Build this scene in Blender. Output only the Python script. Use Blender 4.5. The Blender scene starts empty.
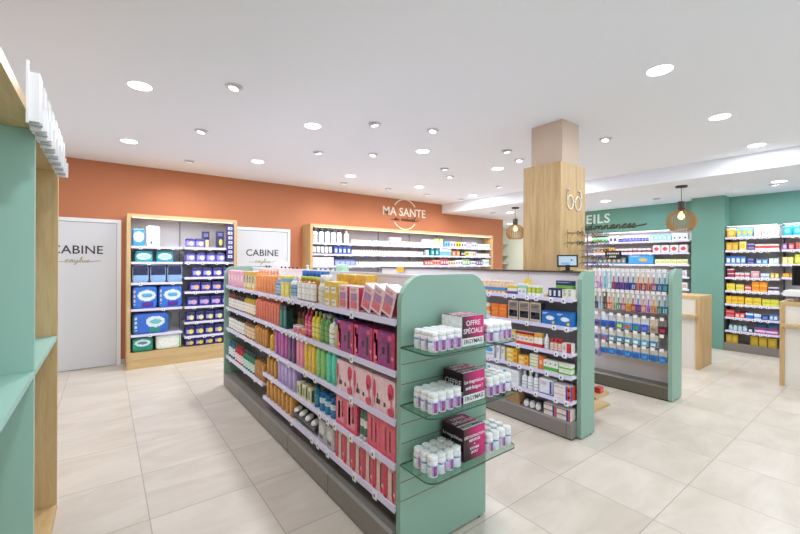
import bpy, bmesh, math, random
from mathutils import Matrix, Vector
random.seed(7)
PI = math.pi
SC = bpy.context.scene
COL = SC.collection

# ------------------------------------------------------------------ materials
def lin(h):
    h = h.lstrip('#'); o = []
    for i in (0, 2, 4):
        v = int(h[i:i+2], 16)/255
        o.append(v/12.92 if v <= .04045 else ((v+.055)/1.055)**2.4)
    return (*o, 1)
_M = {}
def mat(hexc, rough=.45, metal=0.0, emit=0.0, var=0.0, coat=0.0):
    k = (hexc, rough, metal, emit, var, coat)
    if k in _M: return _M[k]
    m = bpy.data.materials.new('surface_'+hexc.lstrip('#')); m.use_nodes = True
    nt = m.node_tree; b = nt.nodes['Principled BSDF']
    b.inputs['Base Color'].default_value = lin(hexc)
    b.inputs['Roughness'].default_value = rough
    b.inputs['Metallic'].default_value = metal
    if coat: b.inputs['Coat Weight'].default_value = coat
    if emit:
        b.inputs['Emission Color'].default_value = lin(hexc)
        b.inputs['Emission Strength'].default_value = emit
    if var:
        tc = nt.nodes.new('ShaderNodeTexCoord'); n = nt.nodes.new('ShaderNodeTexNoise')
        n.inputs['Scale'].default_value = 3.0; n.inputs['Detail'].default_value = 4
        r = nt.nodes.new('ShaderNodeValToRGB')
        c = lin(hexc)
        r.color_ramp.elements[0].color = (c[0]*(1-var), c[1]*(1-var), c[2]*(1-var), 1)
        r.color_ramp.elements[1].color = (min(1, c[0]*(1+var)), min(1, c[1]*(1+var)), min(1, c[2]*(1+var)), 1)
        nt.links.new(tc.outputs['Object'], n.inputs['Vector']); nt.links.new(n.outputs['Fac'], r.inputs['Fac'])
        nt.links.new(r.outputs['Color'], b.inputs['Base Color'])
    _M[k] = m
    return m

def wood_mat(name, c1, c2, axis='Z', rough=.45):
    m = bpy.data.materials.new(name); m.use_nodes = True
    nt = m.node_tree; b = nt.nodes['Principled BSDF']
    tc = nt.nodes.new('ShaderNodeTexCoord'); mp = nt.nodes.new('ShaderNodeMapping')
    s = {'X': (.7, 9, 9), 'Y': (9, .7, 9), 'Z': (9, 9, .7)}[axis]
    mp.inputs['Scale'].default_value = s
    n1 = nt.nodes.new('ShaderNodeTexNoise'); n1.inputs['Scale'].default_value = 2.2; n1.inputs['Detail'].default_value = 6
    n1.inputs['Distortion'].default_value = .8
    mp2 = nt.nodes.new('ShaderNodeMapping'); mp2.inputs['Scale'].default_value = tuple(q*5 for q in s)
    n2 = nt.nodes.new('ShaderNodeTexNoise'); n2.inputs['Scale'].default_value = 4; n2.inputs['Detail'].default_value = 3
    r = nt.nodes.new('ShaderNodeValToRGB')
    r.color_ramp.elements[0].position = .3; r.color_ramp.elements[0].color = lin(c1)
    r.color_ramp.elements[1].position = .7; r.color_ramp.elements[1].color = lin(c2)
    mx = nt.nodes.new('ShaderNodeMix'); mx.data_type = 'FLOAT'; mx.inputs[0].default_value = .35
    nt.links.new(tc.outputs['Object'], mp.inputs['Vector']); nt.links.new(tc.outputs['Object'], mp2.inputs['Vector'])
    nt.links.new(mp.outputs[0], n1.inputs['Vector']); nt.links.new(mp2.outputs[0], n2.inputs['Vector'])
    nt.links.new(n1.outputs['Fac'], mx.inputs[2]); nt.links.new(n2.outputs['Fac'], mx.inputs[3])
    nt.links.new(mx.outputs[0], r.inputs['Fac']); nt.links.new(r.outputs['Color'], b.inputs['Base Color'])
    b.inputs['Roughness'].default_value = rough
    return m

def floor_mat():
    m = bpy.data.materials.new('beige_stone_tiles'); m.use_nodes = True
    nt = m.node_tree; b = nt.nodes['Principled BSDF']; L = nt.links.new; N = nt.nodes.new
    tc = N('ShaderNodeTexCoord'); mp = N('ShaderNodeMapping')
    mp.inputs['Location'].default_value = (.384+.6, -.923+.6, 0)
    L(tc.outputs['Object'], mp.inputs['Vector'])
    br = N('ShaderNodeTexBrick'); br.offset = 0; br.squash = 1
    br.inputs['Scale'].default_value = 1; br.inputs['Brick Width'].default_value = .6; br.inputs['Row Height'].default_value = .6
    br.inputs['Mortar Size'].default_value = .0028; br.inputs['Mortar Smooth'].default_value = .1; br.inputs['Bias'].default_value = 0
    br.inputs['Color1'].default_value = (0, 0, 0, 1); br.inputs['Color2'].default_value = (1, 1, 1, 1); br.inputs['Mortar'].default_value = (.5, .5, .5, 1)
    L(mp.outputs[0], br.inputs['Vector'])
    # each tile shifts its own veining
    sc = N('ShaderNodeVectorMath'); sc.operation = 'MULTIPLY_ADD'
    sc.inputs[1].default_value = (13, 7, 5)
    L(br.outputs['Color'], sc.inputs[0]); L(tc.outputs['Object'], sc.inputs[2])
    st = N('ShaderNodeMapping'); st.inputs['Scale'].default_value = (1.0, 2.6, 1); st.inputs['Rotation'].default_value = (0, 0, .35)
    L(sc.outputs[0], st.inputs['Vector'])
    n1 = N('ShaderNodeTexNoise'); n1.inputs['Scale'].default_value = 1.3; n1.inputs['Detail'].default_value = 7; n1.inputs['Distortion'].default_value = 1.2; n1.inputs['Roughness'].default_value = .6
    L(st.outputs[0], n1.inputs['Vector'])
    r = N('ShaderNodeValToRGB')
    e = r.color_ramp.elements
    e[0].position = .3; e[0].color = lin('#c6baac'); e[1].position = .72; e[1].color = lin('#dbd1c6')
    L(n1.outputs['Fac'], r.inputs['Fac'])
    mx = N('ShaderNodeMix'); mx.data_type = 'RGBA'
    L(br.outputs['Fac'], mx.inputs[0]); L(r.outputs['Color'], mx.inputs[6]); mx.inputs[7].default_value = lin('#a59b91')
    L(mx.outputs[2], b.inputs['Base Color'])
    b.inputs['Roughness'].default_value = .34
    return m

def glass_mat(name, tint, gl=.08, hexrough=.02):
    m = bpy.data.materials.new(name); m.use_nodes = True
    nt = m.node_tree; nt.nodes.clear(); N = nt.nodes.new
    o = N('ShaderNodeOutputMaterial'); t = N('ShaderNodeBsdfTransparent'); g = N('ShaderNodeBsdfGlossy'); mx = N('ShaderNodeMixShader')
    t.inputs[0].default_value = lin(tint); g.inputs['Roughness'].default_value = hexrough
    mx.inputs[0].default_value = gl
    nt.links.new(t.outputs[0], mx.inputs[1]); nt.links.new(g.outputs[0], mx.inputs[2]); nt.links.new(mx.outputs[0], o.inputs[0])
    return m

WOOD = wood_mat('pale_oak', '#b38d5b', '#d6b785')
WOODX = wood_mat('pale_oak_horizontal', '#bd9a68', '#d6b98a', 'X')
WOODY = wood_mat('pale_oak_lengthwise', '#bd9a68', '#d6b98a', 'Y')
MINT = mat('#8caf9f', .42); MINTL = mat('#a3cfc0', .5)
WHITE = mat('#e9e8ea', .5); SHELFW = mat('#e4e2ec', .4); STRIP = mat('#dfd9f7', .3)
KICK = mat('#827c76', .38); KICKD = mat('#2a2826', .6); BACKG = mat('#9f9a9b', .55); BLACK = mat('#16151a', .35)
GLASS = glass_mat('clear_green_glass', '#e4f3ec', .10); GEDGE = mat('#1f5a48', .15)

# ------------------------------------------------------------------ mesh builder
class MB:
    def __init__(s): s.v = []; s.f = []; s.m = []; s.s = []; s.mats = []
    def mi(s, m):
        if m not in s.mats: s.mats.append(m)
        return s.mats.index(m)
    def face(s, pts, m, sm=False):
        i = len(s.v); s.v += [tuple(p) for p in pts]; s.f.append(tuple(range(i, i+len(pts)))); s.m.append(s.mi(m)); s.s.append(sm)
    def add(s, vs, fs, m, sm=False):
        i = len(s.v); s.v += [tuple(p) for p in vs]
        for k, f in enumerate(fs):
            s.f.append(tuple(i+q for q in f)); s.m.append(s.mi(m[k] if isinstance(m, list) else m)); s.s.append(sm)
        return s
    def box(s, x0, x1, y0, y1, z0, z1, m):
        if x0 > x1: x0, x1 = x1, x0
        if y0 > y1: y0, y1 = y1, y0
        vs = [(x0,y0,z0),(x1,y0,z0),(x1,y1,z0),(x0,y1,z0),(x0,y0,z1),(x1,y0,z1),(x1,y1,z1),(x0,y1,z1)]
        return s.add(vs, [(0,3,2,1),(4,5,6,7),(0,1,5,4),(1,2,6,5),(2,3,7,6),(3,0,4,7)], m)
    def bbox(s, x0, x1, y0, y1, z0, z1, m, b=.004):
        # box with chamfered vertical and horizontal edges (rounded look)
        if x0 > x1: x0, x1 = x1, x0
        if y0 > y1: y0, y1 = y1, y0
        b = min(b, (x1-x0)*.45, (y1-y0)*.45, (z1-z0)*.45)
        vs = []; 
        def ring(ix, z):
            a, c_, d, e = x0+ix, x1-ix, y0+ix, y1-ix
            k = b
            return [(a+k,d,z),(c_-k,d,z),(c_,d+k,z),(c_,e-k,z),(c_-k,e,z),(a+k,e,z),(a,e-k,z),(a,d+k,z)]
        b2 = b
        k = b
        R = [ring(b, z0) if False else [(x0+k+p[0],y0+k+p[1],z0) for p in [(0,0)]]*0]
        rings = [ring(b*.999, z0), ring(0, z0+b), ring(0, z1-b), ring(b*.999, z1)]
        for r in rings: vs += r
        fs = [tuple(range(7, -1, -1)), tuple(range(24, 32))]
        for q in range(3):
            for i in range(8):
                j = (i+1) % 8
                fs.append((q*8+i, q*8+j, q*8+8+j, q*8+8+i))
        return s.add(vs, fs, m)
    def lathe(s, prof, mats, n=14, cx=0, cy=0, sx=1, sy=1, cap=True, power=2.0, half=None):
        vs = []; fs = []; ms = []
        for r, z in prof:
            for i in range(n):
                a = 2*PI*i/n+PI/n
                ca, sa = math.cos(a), math.sin(a)
                if power != 2:
                    e = 2/power
                    ca = math.copysign(abs(ca)**e, ca); sa = math.copysign(abs(sa)**e, sa)
                vs.append((cx+r*ca*sx, cy+r*sa*sy, z))
        for q in range(len(prof)-1):
            mm = mats[q] if isinstance(mats, list) else mats
            for i in range(n):
                j = (i+1) % n
                if half and math.cos(2*PI*(i+1)/n+PI/2) < half: continue
                fs.append((q*n+i, q*n+j, q*n+n+j, q*n+n+i)); ms.append(mm)
        m0 = mats[0] if isinstance(mats, list) else mats; m1 = mats[-1] if isinstance(mats, list) else mats
        s.add(vs, fs, ms, True)
        if cap:
            k = len(s.v)-len(vs)
            s.f.append(tuple(k+i for i in range(n-1, -1, -1))); s.m.append(s.mi(m0)); s.s.append(False)
            e = k+(len(prof)-1)*n
            s.f.append(tuple(e+i for i in range(n))); s.m.append(s.mi(m1)); s.s.append(False)
        return s
    def tube(s, pts, r, m, n=6):
        pts = [Vector(p) for p in pts]; vs = []; fs = []
        up = Vector((0, 0, 1))
        for i, p in enumerate(pts):
            d = (pts[min(i+1, len(pts)-1)]-pts[max(i-1, 0)])
            if d.length < 1e-9: d = Vector((0,0,1))
            d.normalize()
            a = d.cross(up)
            if a.length < .05: a = d.cross(Vector((1, 0, 0)))
            a.normalize(); b = d.cross(a)
            rr = r[i] if isinstance(r, list) else r
            for k in range(n):
                t = 2*PI*k/n
                vs.append(p+a*(rr*math.cos(t))+b*(rr*math.sin(t)))
        for i in range(len(pts)-1):
            for k in range(n):
                j = (k+1) % n
                fs.append((i*n+k, i*n+n+k, i*n+n+j, i*n+j))
        fs.append(tuple(range(n))); e = (len(pts)-1)*n
        fs.append(tuple(e+n-1-k for k in range(n)))
        return s.add(vs, fs, m, True)
    def prism(s, poly, ax, lo, hi, m):
        # polygon extruded along axis ax ('X': poly=(y,z), 'Y': poly=(x,z), 'Z': poly=(x,y))
        def P(p, t): return {'X': (t, p[0], p[1]), 'Y': (p[0], t, p[1]), 'Z': (p[0], p[1], t)}[ax]
        n = len(poly); vs = [P(p, lo) for p in poly]+[P(p, hi) for p in poly]
        fs = [tuple(range(n)), tuple(range(2*n-1, n-1, -1))]+[(i, i+n, (i+1) % n+n, (i+1) % n) for i in range(n)]
        return s.add(vs, fs, m)
    def pack(s, w, d, h, mfun, e=5.0, n=8):
        # soft rounded wrapped pack, coloured by mfun(u,v,face) with u,v in 0..1 on the front
        def warp(p):
            x, y, z = p
            q = (abs(x)**e+abs(y)**e+abs(z)**e)**(1/e)
            return (x/q*w/2, y/q*d/2+d/2, (z/q+1)*h/2)
        for axis in range(3):
            for sg in (-1, 1):
                g = [[None]*(n+1) for _ in range(n+1)]
                for i in range(n+1):
                    for j in range(n+1):
                        a, b = -1+2*i/n, -1+2*j/n
                        p = [0, 0, 0]; p[axis] = sg; o = [k for k in range(3) if k != axis]
                        p[o[0]] = a; p[o[1]] = b; g[i][j] = warp(p)
                for i in range(n):
                    for j in range(n):
                        q = [g[i][j], g[i+1][j], g[i+1][j+1], g[i][j+1]]
                        nrm_flip = (sg == 1) == (axis == 1)
                        if nrm_flip: q = q[::-1]
                        if axis == 1 and sg == -1: mm = mfun((i+.5)/n, (j+.5)/n, 'front')
                        elif axis == 2: mm = mfun((i+.5)/n, 1.0 if sg > 0 else 0.0, 'top')
                        else: mm = mfun((i+.5)/n if axis == 1 else .5, (j+.5)/n, 'side')
                        s.face(q, mm, True)
        return s
    def mesh(s, name):
        me = bpy.data.meshes.new(name); me.from_pydata(s.v, [], s.f)
        for m in s.mats: me.materials.append(m)
        for p, mi, sm in zip(me.polygons, s.m, s.s): p.material_index = mi; p.use_smooth = sm
        me.update()
        return me

def link(name, me, parent=None, loc=(0,0,0), rz=0, kind=None):
    o = bpy.data.objects.new(name, me); COL.objects.link(o)
    o.location = loc; o.rotation_euler = (0, 0, rz)
    if parent: o.parent = parent
    if kind: o['kind'] = kind
    return o
def tag(o, label, cat, group=None):
    o['label'] = label; o['category'] = cat
    if group: o['group'] = group
    return o
def thing(name, label, cat, loc=(0,0,0), rz=0, group=None):
    o = link(name, None, None, loc, rz); o.empty_display_size = .1
    return tag(o, label, cat, group)
def struct(name, mb, label=None):
    o = link(name, mb.mesh(name), kind='structure')
    return o
def part(name, mb, parent, label=None):
    o = link(name, mb.mesh(name), parent)
    if label: o['label'] = label
    return o
def bx(*a):
    return MB().box(*a)

def text_mesh(body, size, m, depth=.002, shear=0, align='CENTER', offset=0, spacing=1):
    cu = bpy.data.curves.new('lettering', 'FONT'); cu.body = body; cu.size = size; cu.extrude = depth; cu.shear = shear
    cu.align_x = align; cu.offset = offset; cu.space_character = spacing; cu.resolution_u = 3
    o = bpy.data.objects.new('tmp', cu); COL.objects.link(o)
    dg = bpy.context.evaluated_depsgraph_get()
    me = bpy.data.meshes.new_from_object(o.evaluated_get(dg)); bpy.data.objects.remove(o)
    me.materials.clear(); me.materials.append(m)
    bm = bmesh.new(); bm.from_mesh(me); bmesh.ops.remove_doubles(bm, verts=bm.verts, dist=1e-5)
    bmesh.ops.recalc_face_normals(bm, faces=bm.faces)
    for f in bm.faces: f.smooth = False
    bm.to_mesh(me); bm.free()
    return me
def text_on(parent, name, body, size, m, M4, **k):
    """M4: 4x4 putting the text's xy plane in its place"""
    me = text_mesh(body, size, m, **k); me.transform(M4)
    return link(name, me, parent)
def face_negY(x, y, z): return Matrix.Translation((x, y, z)) @ Matrix.Rotation(PI/2, 4, 'X')
def face_negX(x, y, z): return Matrix.Translation((x, y, z)) @ Matrix.Rotation(-PI/2, 4, 'Z') @ Matrix.Rotation(PI/2, 4, 'X')
def face_top(x, y, z): return Matrix.Translation((x, y, z))

# joined-up handwriting: every letter one stroke in a unit box, x advance given
CUR = {
 'c': (.62, [(0,.05),(.25,.3),(.48,.44),(.3,.5),(.1,.3),(.14,.05),(.36,.0),(.62,.12)]),
 'a': (.72, [(0,.05),(.3,.42),(.5,.46),(.25,.48),(.08,.22),(.2,.0),(.42,.2),(.52,.46),(.48,.1),(.56,.0),(.72,.12)]),
 'y': (.7, [(0,.1),(.12,.45),(.14,.1),(.3,.02),(.48,.3),(.52,.46),(.46,-.1),(.3,-.48),(.12,-.4),(.3,-.12),(.7,.12)]),
 'l': (.42, [(0,.08),(.22,.5),(.32,.95),(.2,.98),(.12,.5),(.16,.05),(.3,.0),(.42,.12)]),
 'u': (.7, [(0,.12),(.12,.45),(.12,.1),(.24,.0),(.42,.22),(.48,.46),(.46,.08),(.55,.0),(.7,.12)]),
 's': (.5, [(0,.1),(.22,.48),(.3,.3),(.34,.06),(.18,-.02),(.1,.08),(.3,.04),(.5,.12)]),
 'o': (.66, [(0,.12),(.3,.46),(.12,.3),(.12,.06),(.32,.0),(.46,.24),(.34,.46),(.46,.38),(.66,.4)]),
 'r': (.5, [(0,.1),(.12,.5),(.22,.4),(.34,.42),(.3,.1),(.38,.0),(.5,.12)]),
 'd': (.74, [(0,.08),(.3,.42),(.46,.42),(.2,.44),(.08,.18),(.22,.0),(.42,.2),(.62,.98),(.48,.1),(.58,.0),(.74,.12)]),
 'n': (.7, [(0,.1),(.12,.46),(.12,.0),(.2,.36),(.36,.46),(.44,.3),(.44,.06),(.54,.0),(.7,.12)]),
 'e': (.52, [(0,.12),(.28,.22),(.36,.42),(.22,.48),(.1,.24),(.16,.02),(.34,.0),(.52,.12)]),
 't': (.42, [(0,.1),(.2,.5),(.26,.88),(.18,.4),(.18,.06),(.28,.0),(.42,.12)]),
 ' ': (.45, []), "'": (.2, [(.08,.9),(.04,.7)]),
}
def catmull(P, k=4):
    if len(P) < 3: return P
    o = []
    for i in range(len(P)-1):
        p0, p1, p2, p3 = P[max(i-1,0)], P[i], P[i+1], P[min(i+2,len(P)-1)]
        for q in range(k):
            t = q/k
            o.append(tuple(.5*((2*p1[a])+(-p0[a]+p2[a])*t+(2*p0[a]-5*p1[a]+4*p2[a]-p3[a])*t*t+(-p0[a]+3*p1[a]-3*p2[a]+p3[a])*t**3) for a in (0,1)))
    o.append(P[-1]); return o
def script_mb(word, width, m, r, M4, tail=(.25, .25), slant=.25):
    runs = []; cur = []; x = 0
    for ch in word:
        adv, pts = CUR[ch]
        if ch in " '":
            if cur: runs.append(cur); cur = []
            if pts: runs.append([(x+p[0], p[1]) for p in pts])
        else: cur += [(x+p[0], p[1]) for p in pts]
        x += adv
    if cur: runs.append(cur)
    tot = x; s = width/(tot+2*0)
    runs.append([(-tail[0]*tot-.1, .1), (-.1, .16)]); runs.append([(tot+.0, .12), (tot+tail[1]*tot, .3)])
    mb = MB()
    for rr in runs:
        pp = catmull(rr, 3)
        mb.tube([M4 @ Vector(((p[0]-tot/2+slant*p[1])*s, p[1]*s, 0)) for p in pp], r, m, 5)
    return mb

# ------------------------------------------------------------------ setting
CH, LH = 2.96, 2.74           # ceiling heights
WY = 7.06; WX = 9.07
fl = struct('floor', MB().box(-1.6, 11.6, -3.6, 9.2, -.1, 0, floor_mat()))
CEIL = mat('#f1f4fb', .9)
struct('ceiling', bx(-.95, 6.67, -3.6, WY+.2, CH, CH+.1, CEIL))
struct('trim_1', bx(6.67, 11.6, -3.6, 9.2, LH, LH+.35, CEIL))
ORANGE = mat('#bd7550', .7, var=.02)
struct('wall_back', bx(-.95, WX, WY, WY+.14, 0, CH+.05, ORANGE))
GREENW = mat('#6c9a8c', .65, var=.02)
struct('wall_right', bx(WX, WX+.14, -3.6, 5.3, 0, LH, GREENW))
struct('trim_2', bx(8.72, WX, 1.99, 2.47, 0, LH, GREENW))      # green pilaster between the two shelvings
CREAM = mat('#dcdccb', .8)
struct('wall_far', bx(8.4, 11.6, 9.0, 9.2, 0, LH, CREAM))
struct('wall_corridor', bx(11.4, 11.6, 5.3, 9.0, 0, LH, CREAM))
struct('wall_left', bx(-1.05, -.95, -3.6, WY+.14, 0, CH+.05, mat('#e2e0dc', .8)))
# shop front behind the camera: wall with three tall windows
wf = MB()
for x0, x1 in ((-.95, -.6), (2.3, 2.7), (5.6, 6.0), (8.9, 9.07)): wf.box(x0, x1, -3.6, -3.45, 0, LH, WHITE)
wf.box(-.95, 9.07, -3.6, -3.45, 2.5, CH+.05, WHITE)
struct('wall_front', wf)
PANE = glass_mat('window_glass', '#f4f8f8', .06)
for i, (x0, x1) in enumerate(((-.6, 2.3), (2.7, 5.6), (6.0, 8.9))):
    f = MB()
    for a in (x0, x1-.05): f.box(a, a+.05, -3.56, -3.5, 0, 2.5, mat('#55585a', .4))
    f.box(x0, x1, -3.56, -3.5, 0, .08, mat('#55585a', .4)); f.box(x0, x1, -3.56, -3.5, 2.44, 2.5, mat('#55585a', .4))
    w = link('window_%d' % (i+1), f.mesh('window_frame'), kind='structure')
    part('pane', bx(x0+.05, x1-.05, -3.535, -3.525, .08, 2.44, PANE), w)
# grey skirting left of the oak cabinet
struct('baseboard_back', bx(.185, .235, WY-.015, WY, 0, .07, mat('#bdb6b0', .6)))

# doors with their frames
DOORM = mat('#d6d6da', .5); FRAME = mat('#e4e4e7', .45)
def door(n, x0, x1, top):
    d = link('door_%d' % n, MB().box(x0, x1, WY-.03, WY-.005, .008, top, DOORM).mesh('door_leaf'), kind='structure')
    f = MB(); t = .055
    f.box(x0-t, x0-.004, WY-.045, WY, 0, top+.004, FRAME); f.box(x1+.004, x1+t, WY-.045, WY, 0, top+.004, FRAME)
    f.box(x0-t, x1+t, WY-.045, WY, top+.004, top+t, FRAME)
    part('door_frame', f, d)
    h = MB().box(x0+.04, x0+.06, WY-.045, WY-.03, .98, 1.1, mat('#9a9a9c', .3, .9))
    h.tube([(x0+.05, WY-.045, 1.05), (x0+.05, WY-.085, 1.05), (x0+.16, WY-.085, 1.05)], .008, mat('#9a9a9c', .3, .9), 8)
    part('door_handle', h, d)
    cx = (x0+x1)/2
    text_on(d, 'lettering', 'CABINE', .165, mat('#3a3232', .5), face_negY(cx, WY-.031, 1.625), offset=.0012, spacing=1.02)
    mb = script_mb('caylus', .27, mat('#a08a55', .4), .0035, face_negY(cx, WY-.031, 1.505), tail=(.35, .45))
    part('script_lettering', mb, d)
door(1, -.755, .13, 2.07)
door(2, 1.79, 2.70, 2.07)

# wall signs
s = thing('wall_sign', 'white raised lettering and broken ring above the long oak cabinet', 'sign', (5.5, WY, 2.6))
WS = mat('#f2ead9', .5)
text_on(s, 'lettering', 'MA SANTE', .262, WS, face_negY(0, -.006, -.015), depth=.003, offset=.003, spacing=1.02)
arc = MB()
for a0, a1, m_ in ((35, 145, WS), (215, 325, WS)):
    pts = []
    for k in range(19):
        a = math.radians(a0+(a1-a0)*k/18); pts.append((.36*math.cos(a), -.008, .02+.345*math.sin(a)))
    arc.tube(pts, .015, WS, 6)
part('ring', arc, s)
part('script_lettering', script_mb('au naturel', .62, mat('#5d3a26', .5), .008, face_negY(0, -.01, -.125), tail=(.12, .18)), s, 'brown joined-up lettering')
s = thing('wall_sign', 'CONSEILS lettering with brown script on the green wall beside the pillar', 'sign', (WX, 4.78, 2.495))
text_on(s, 'lettering', 'CONSEILS', .29, mat('#e8efe9', .5), face_negX(-.012, .03, -.05), depth=.01, offset=.004, spacing=1.14)
part('script_lettering', script_mb("d'ordonnances", 1.45, mat('#4d4030', .5), .014, face_negX(-.01, -.50, -.195), tail=(.02, .13)), s, 'dark brown joined-up lettering')

# ------------------------------------------------------------------ ceiling lamps
LAMPM = mat('#ffffff', .3, emit=7.0)
def disc_mesh(r, m0, m1):
    mb = MB(); mb.lathe([(r+.006, -.004), (r+.006, 0)], m0, 24)
    fr = mb.mesh('lamp_ring')
    d = MB(); d.lathe([(r, -.006), (r, -.003)], m1, 24)
    return fr, d.mesh('lamp_disc')
RFR, RDI = disc_mesh(.082, WHITE, LAMPM)
E_DISC = 19.0
def area(name, loc, size, power, rot=(0,0,0), col=(.90, .95, 1), parent=None, shape='DISK', sizey=None, spread=None):
    l = bpy.data.lights.new(name, 'AREA'); l.shape = shape; l.size = size; l.energy = power; l.color = col
    if sizey: l.size_y = sizey
    if spread: l.spread = spread
    o = bpy.data.objects.new(name, l); COL.objects.link(o); o.location = loc; o.rotation_euler = rot
    if parent: o.parent = parent
    return o
def col_name(x): 
    return ['first', 'second', 'third', 'fourth', 'fifth', 'sixth'][x]
for i, X in enumerate((.22, 1.73, 3.25, 4.75, 6.24)):
    for j, Y in enumerate((5.65, 3.80, 1.12, -1.2)):
        r = thing('ceiling_light', 'round recessed ceiling light, %s from the left wall, %s row from the orange wall' % (col_name(i), col_name(j)), 'ceiling light', (X, Y, CH), group='round recessed ceiling lights')
        link('ring', RFR, r); link('diffuser', RDI, r)
        area('lamp', (0, 0, -.012), .16, E_DISC*(.35 if Y < 0 else .7 if Y < 2 else 1.1), parent=r)
for j, (X, Y) in enumerate(((7.79, 5.85), (7.78, 3.60), (7.86, 1.16), (7.8, -1.2), (10.1, 7.6))):  # last one is an added light that brightens the cream far wall
    r = thing('ceiling_light', 'round recessed light in the lowered ceiling, %s from the far opening' % col_name(j), 'ceiling light', (X, Y, LH), group='round recessed lights of the lowered ceiling')
    link('ring', RFR, r); link('diffuser', RDI, r)
    area('lamp', (0, 0, -.012), .16, E_DISC*(1.8 if X > 9 else 1), parent=r)
# swivelling spots: ring, tilted barrel, lens
mb = MB(); 
pr = []
for a in range(0, 1): pass
mb.lathe([(.050, -.003), (.066, -.010), (.070, 0)], mat('#dcdcde', .35), 20); SPR = mb.mesh('spot_ring')
mb = MB(); mb.lathe([(.046, -.018), (.049, -.014), (.050, .0)], mat('#dedee0', .35), 18); SPB = mb.mesh('spot_barrel')
mb = MB(); mb.lathe([(.036, -.0195), (.036, -.0181)], mat('#fffefa', .3, emit=5.0), 16); SPL = mb.mesh('spot_lens')
for k, (X, Y, tx, ty) in enumerate([(.83,3.34,.3,0),(.83,4.70,.3,0),(.95,6.24,0,-.35),(2.21,3.35,-.3,0),(2.81,3.12,.3,0),(2.21,4.68,-.3,0),(2.82,4.31,.3,0),(4.12,4.31,-.3,0),(4.57,4.64,.3,0),(3.44,6.22,0,-.35),(4.41,6.18,0,-.35),(5.41,6.19,0,-.35),(4.57,2.12,.3,0),(4.08,3.12,-.2,0),(4.57,3.28,.3,0),(5.89,4.67,-.2,0),(6.43,6.18,0,-.35)]):
    where = ['above the oak nappy cabinet', 'beside the column top', 'over the far aisle', 'near the orange wall', 'over the front gondola', 'over the middle gondola']
    sec = 'near the orange wall' if Y > 6 else ('over the front gondola' if X < 2.5 else ('in front of the column' if Y < 2.5 else 'between the front gondola and the lowered ceiling'))
    r = thing('ceiling_spotlight', 'small white swivel spotlight in the ceiling %s' % sec, 'spotlight', (X, Y, CH), group='swivel spotlights '+sec)
    link('ring', SPR, r)
    b = link('barrel', SPB, r); b.rotation_euler = (-ty*.7, tx*.7, 0); b.location = (0, 0, -.004)
    l_ = link('lens', SPL, b)
    if Y > 6:
        a_ = area('lamp', (0, 0, -.035), .06, 4.0, parent=r, spread=math.radians(110)); a_.rotation_euler = (.42, 0, 0)
for k, (X, Y) in enumerate(((7.5, 6.14), (8.21, 2.87), (8.08, 1.24))):
    r = thing('ceiling_spotlight', ['small white swivel spotlight in the lowered ceiling near the far opening', 'small white swivel spotlight in the lowered ceiling beside the green wall sign', 'small white swivel spotlight in the lowered ceiling over the right wall shelving'][k], 'spotlight', (X, Y, LH))
    link('ring', SPR, r); b = link('barrel', SPB, r); b.rotation_euler = (0, -.35, 0); b.location = (0, 0, -.004); link('lens', SPL, b)
    area('lamp', (0, 0, -.035), .06, 3.0, parent=r)

# pendant lamps: canopy, cord, socket, slatted cage, bulb
def pendant(x, y, label):
    r = thing('pendant_lamp', label, 'pendant lamp', (x, y, LH), group='slatted pendant lamps over the counters')
    DK = mat('#2c221e', .5); SL = mat('#a87838', .5)
    part('ceiling_cap', MB().lathe([(.075, -.024), (.08, -.012), (.08, 0)], DK, 20), r)
    part('cord', MB().tube([(0, 0, -.02), (0, 0, -.26)], .004, DK, 6), r)
    part('socket', MB().lathe([(.05, -.40), (.052, -.38), (.052, -.26), (.045, -.245)], mat('#3a2a22', .5), 20), r)
    cage = MB(); n = 28
    prof = [(.052, -.375), (.09, -.395), (.142, -.435), (.176, -.485), (.19, -.54), (.187, -.60), (.165, -.65), (.137, -.69)]
    pp = catmull(prof, 3)
    for k in range(n):
        a = 2*PI*k/n; ca, sa = math.cos(a), math.sin(a); t = .0032; w_ = .013
        vs = []; 
        for rr, z in pp:
            for dr, dt in ((-w_/2, -t), (w_/2, -t), (w_/2, t), (-w_/2, t)):
                vs.append(((rr+dr)*ca-dt*sa, (rr+dr)*sa+dt*ca, z))
        fs = [(0, 1, 2, 3)]
        for q in range(len(pp)-1):
            for e in range(4):
                g = (e+1) % 4; fs.append((q*4+e, q*4+4+e, q*4+4+g, q*4+g))
        fs.append(tuple(len(pp)*4-1-e for e in range(4)))
        cage.add(vs, fs, SL)
    part('cage', cage, r)
    rg = MB(); rg.tube([(.137*math.cos(2*PI*k/32), .137*math.sin(2*PI*k/32), -.69) for k in range(33)], .006, SL, 6)
    part('lower_ring', rg, r)
    part('bulb', MB().lathe([(.012, -.40), (.02, -.42), (.04, -.455), (.045, -.485), (.035, -.51), (.006, -.527)], mat('#ffdf9e', .3, emit=3.0), 16), r)
pendant(7.17, 2.164, 'slatted wooden pendant lamp hanging in front of the green wall pilaster')
pendant(7.19, 5.262, 'slatted wooden pendant lamp hanging left of the oak column')

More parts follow.
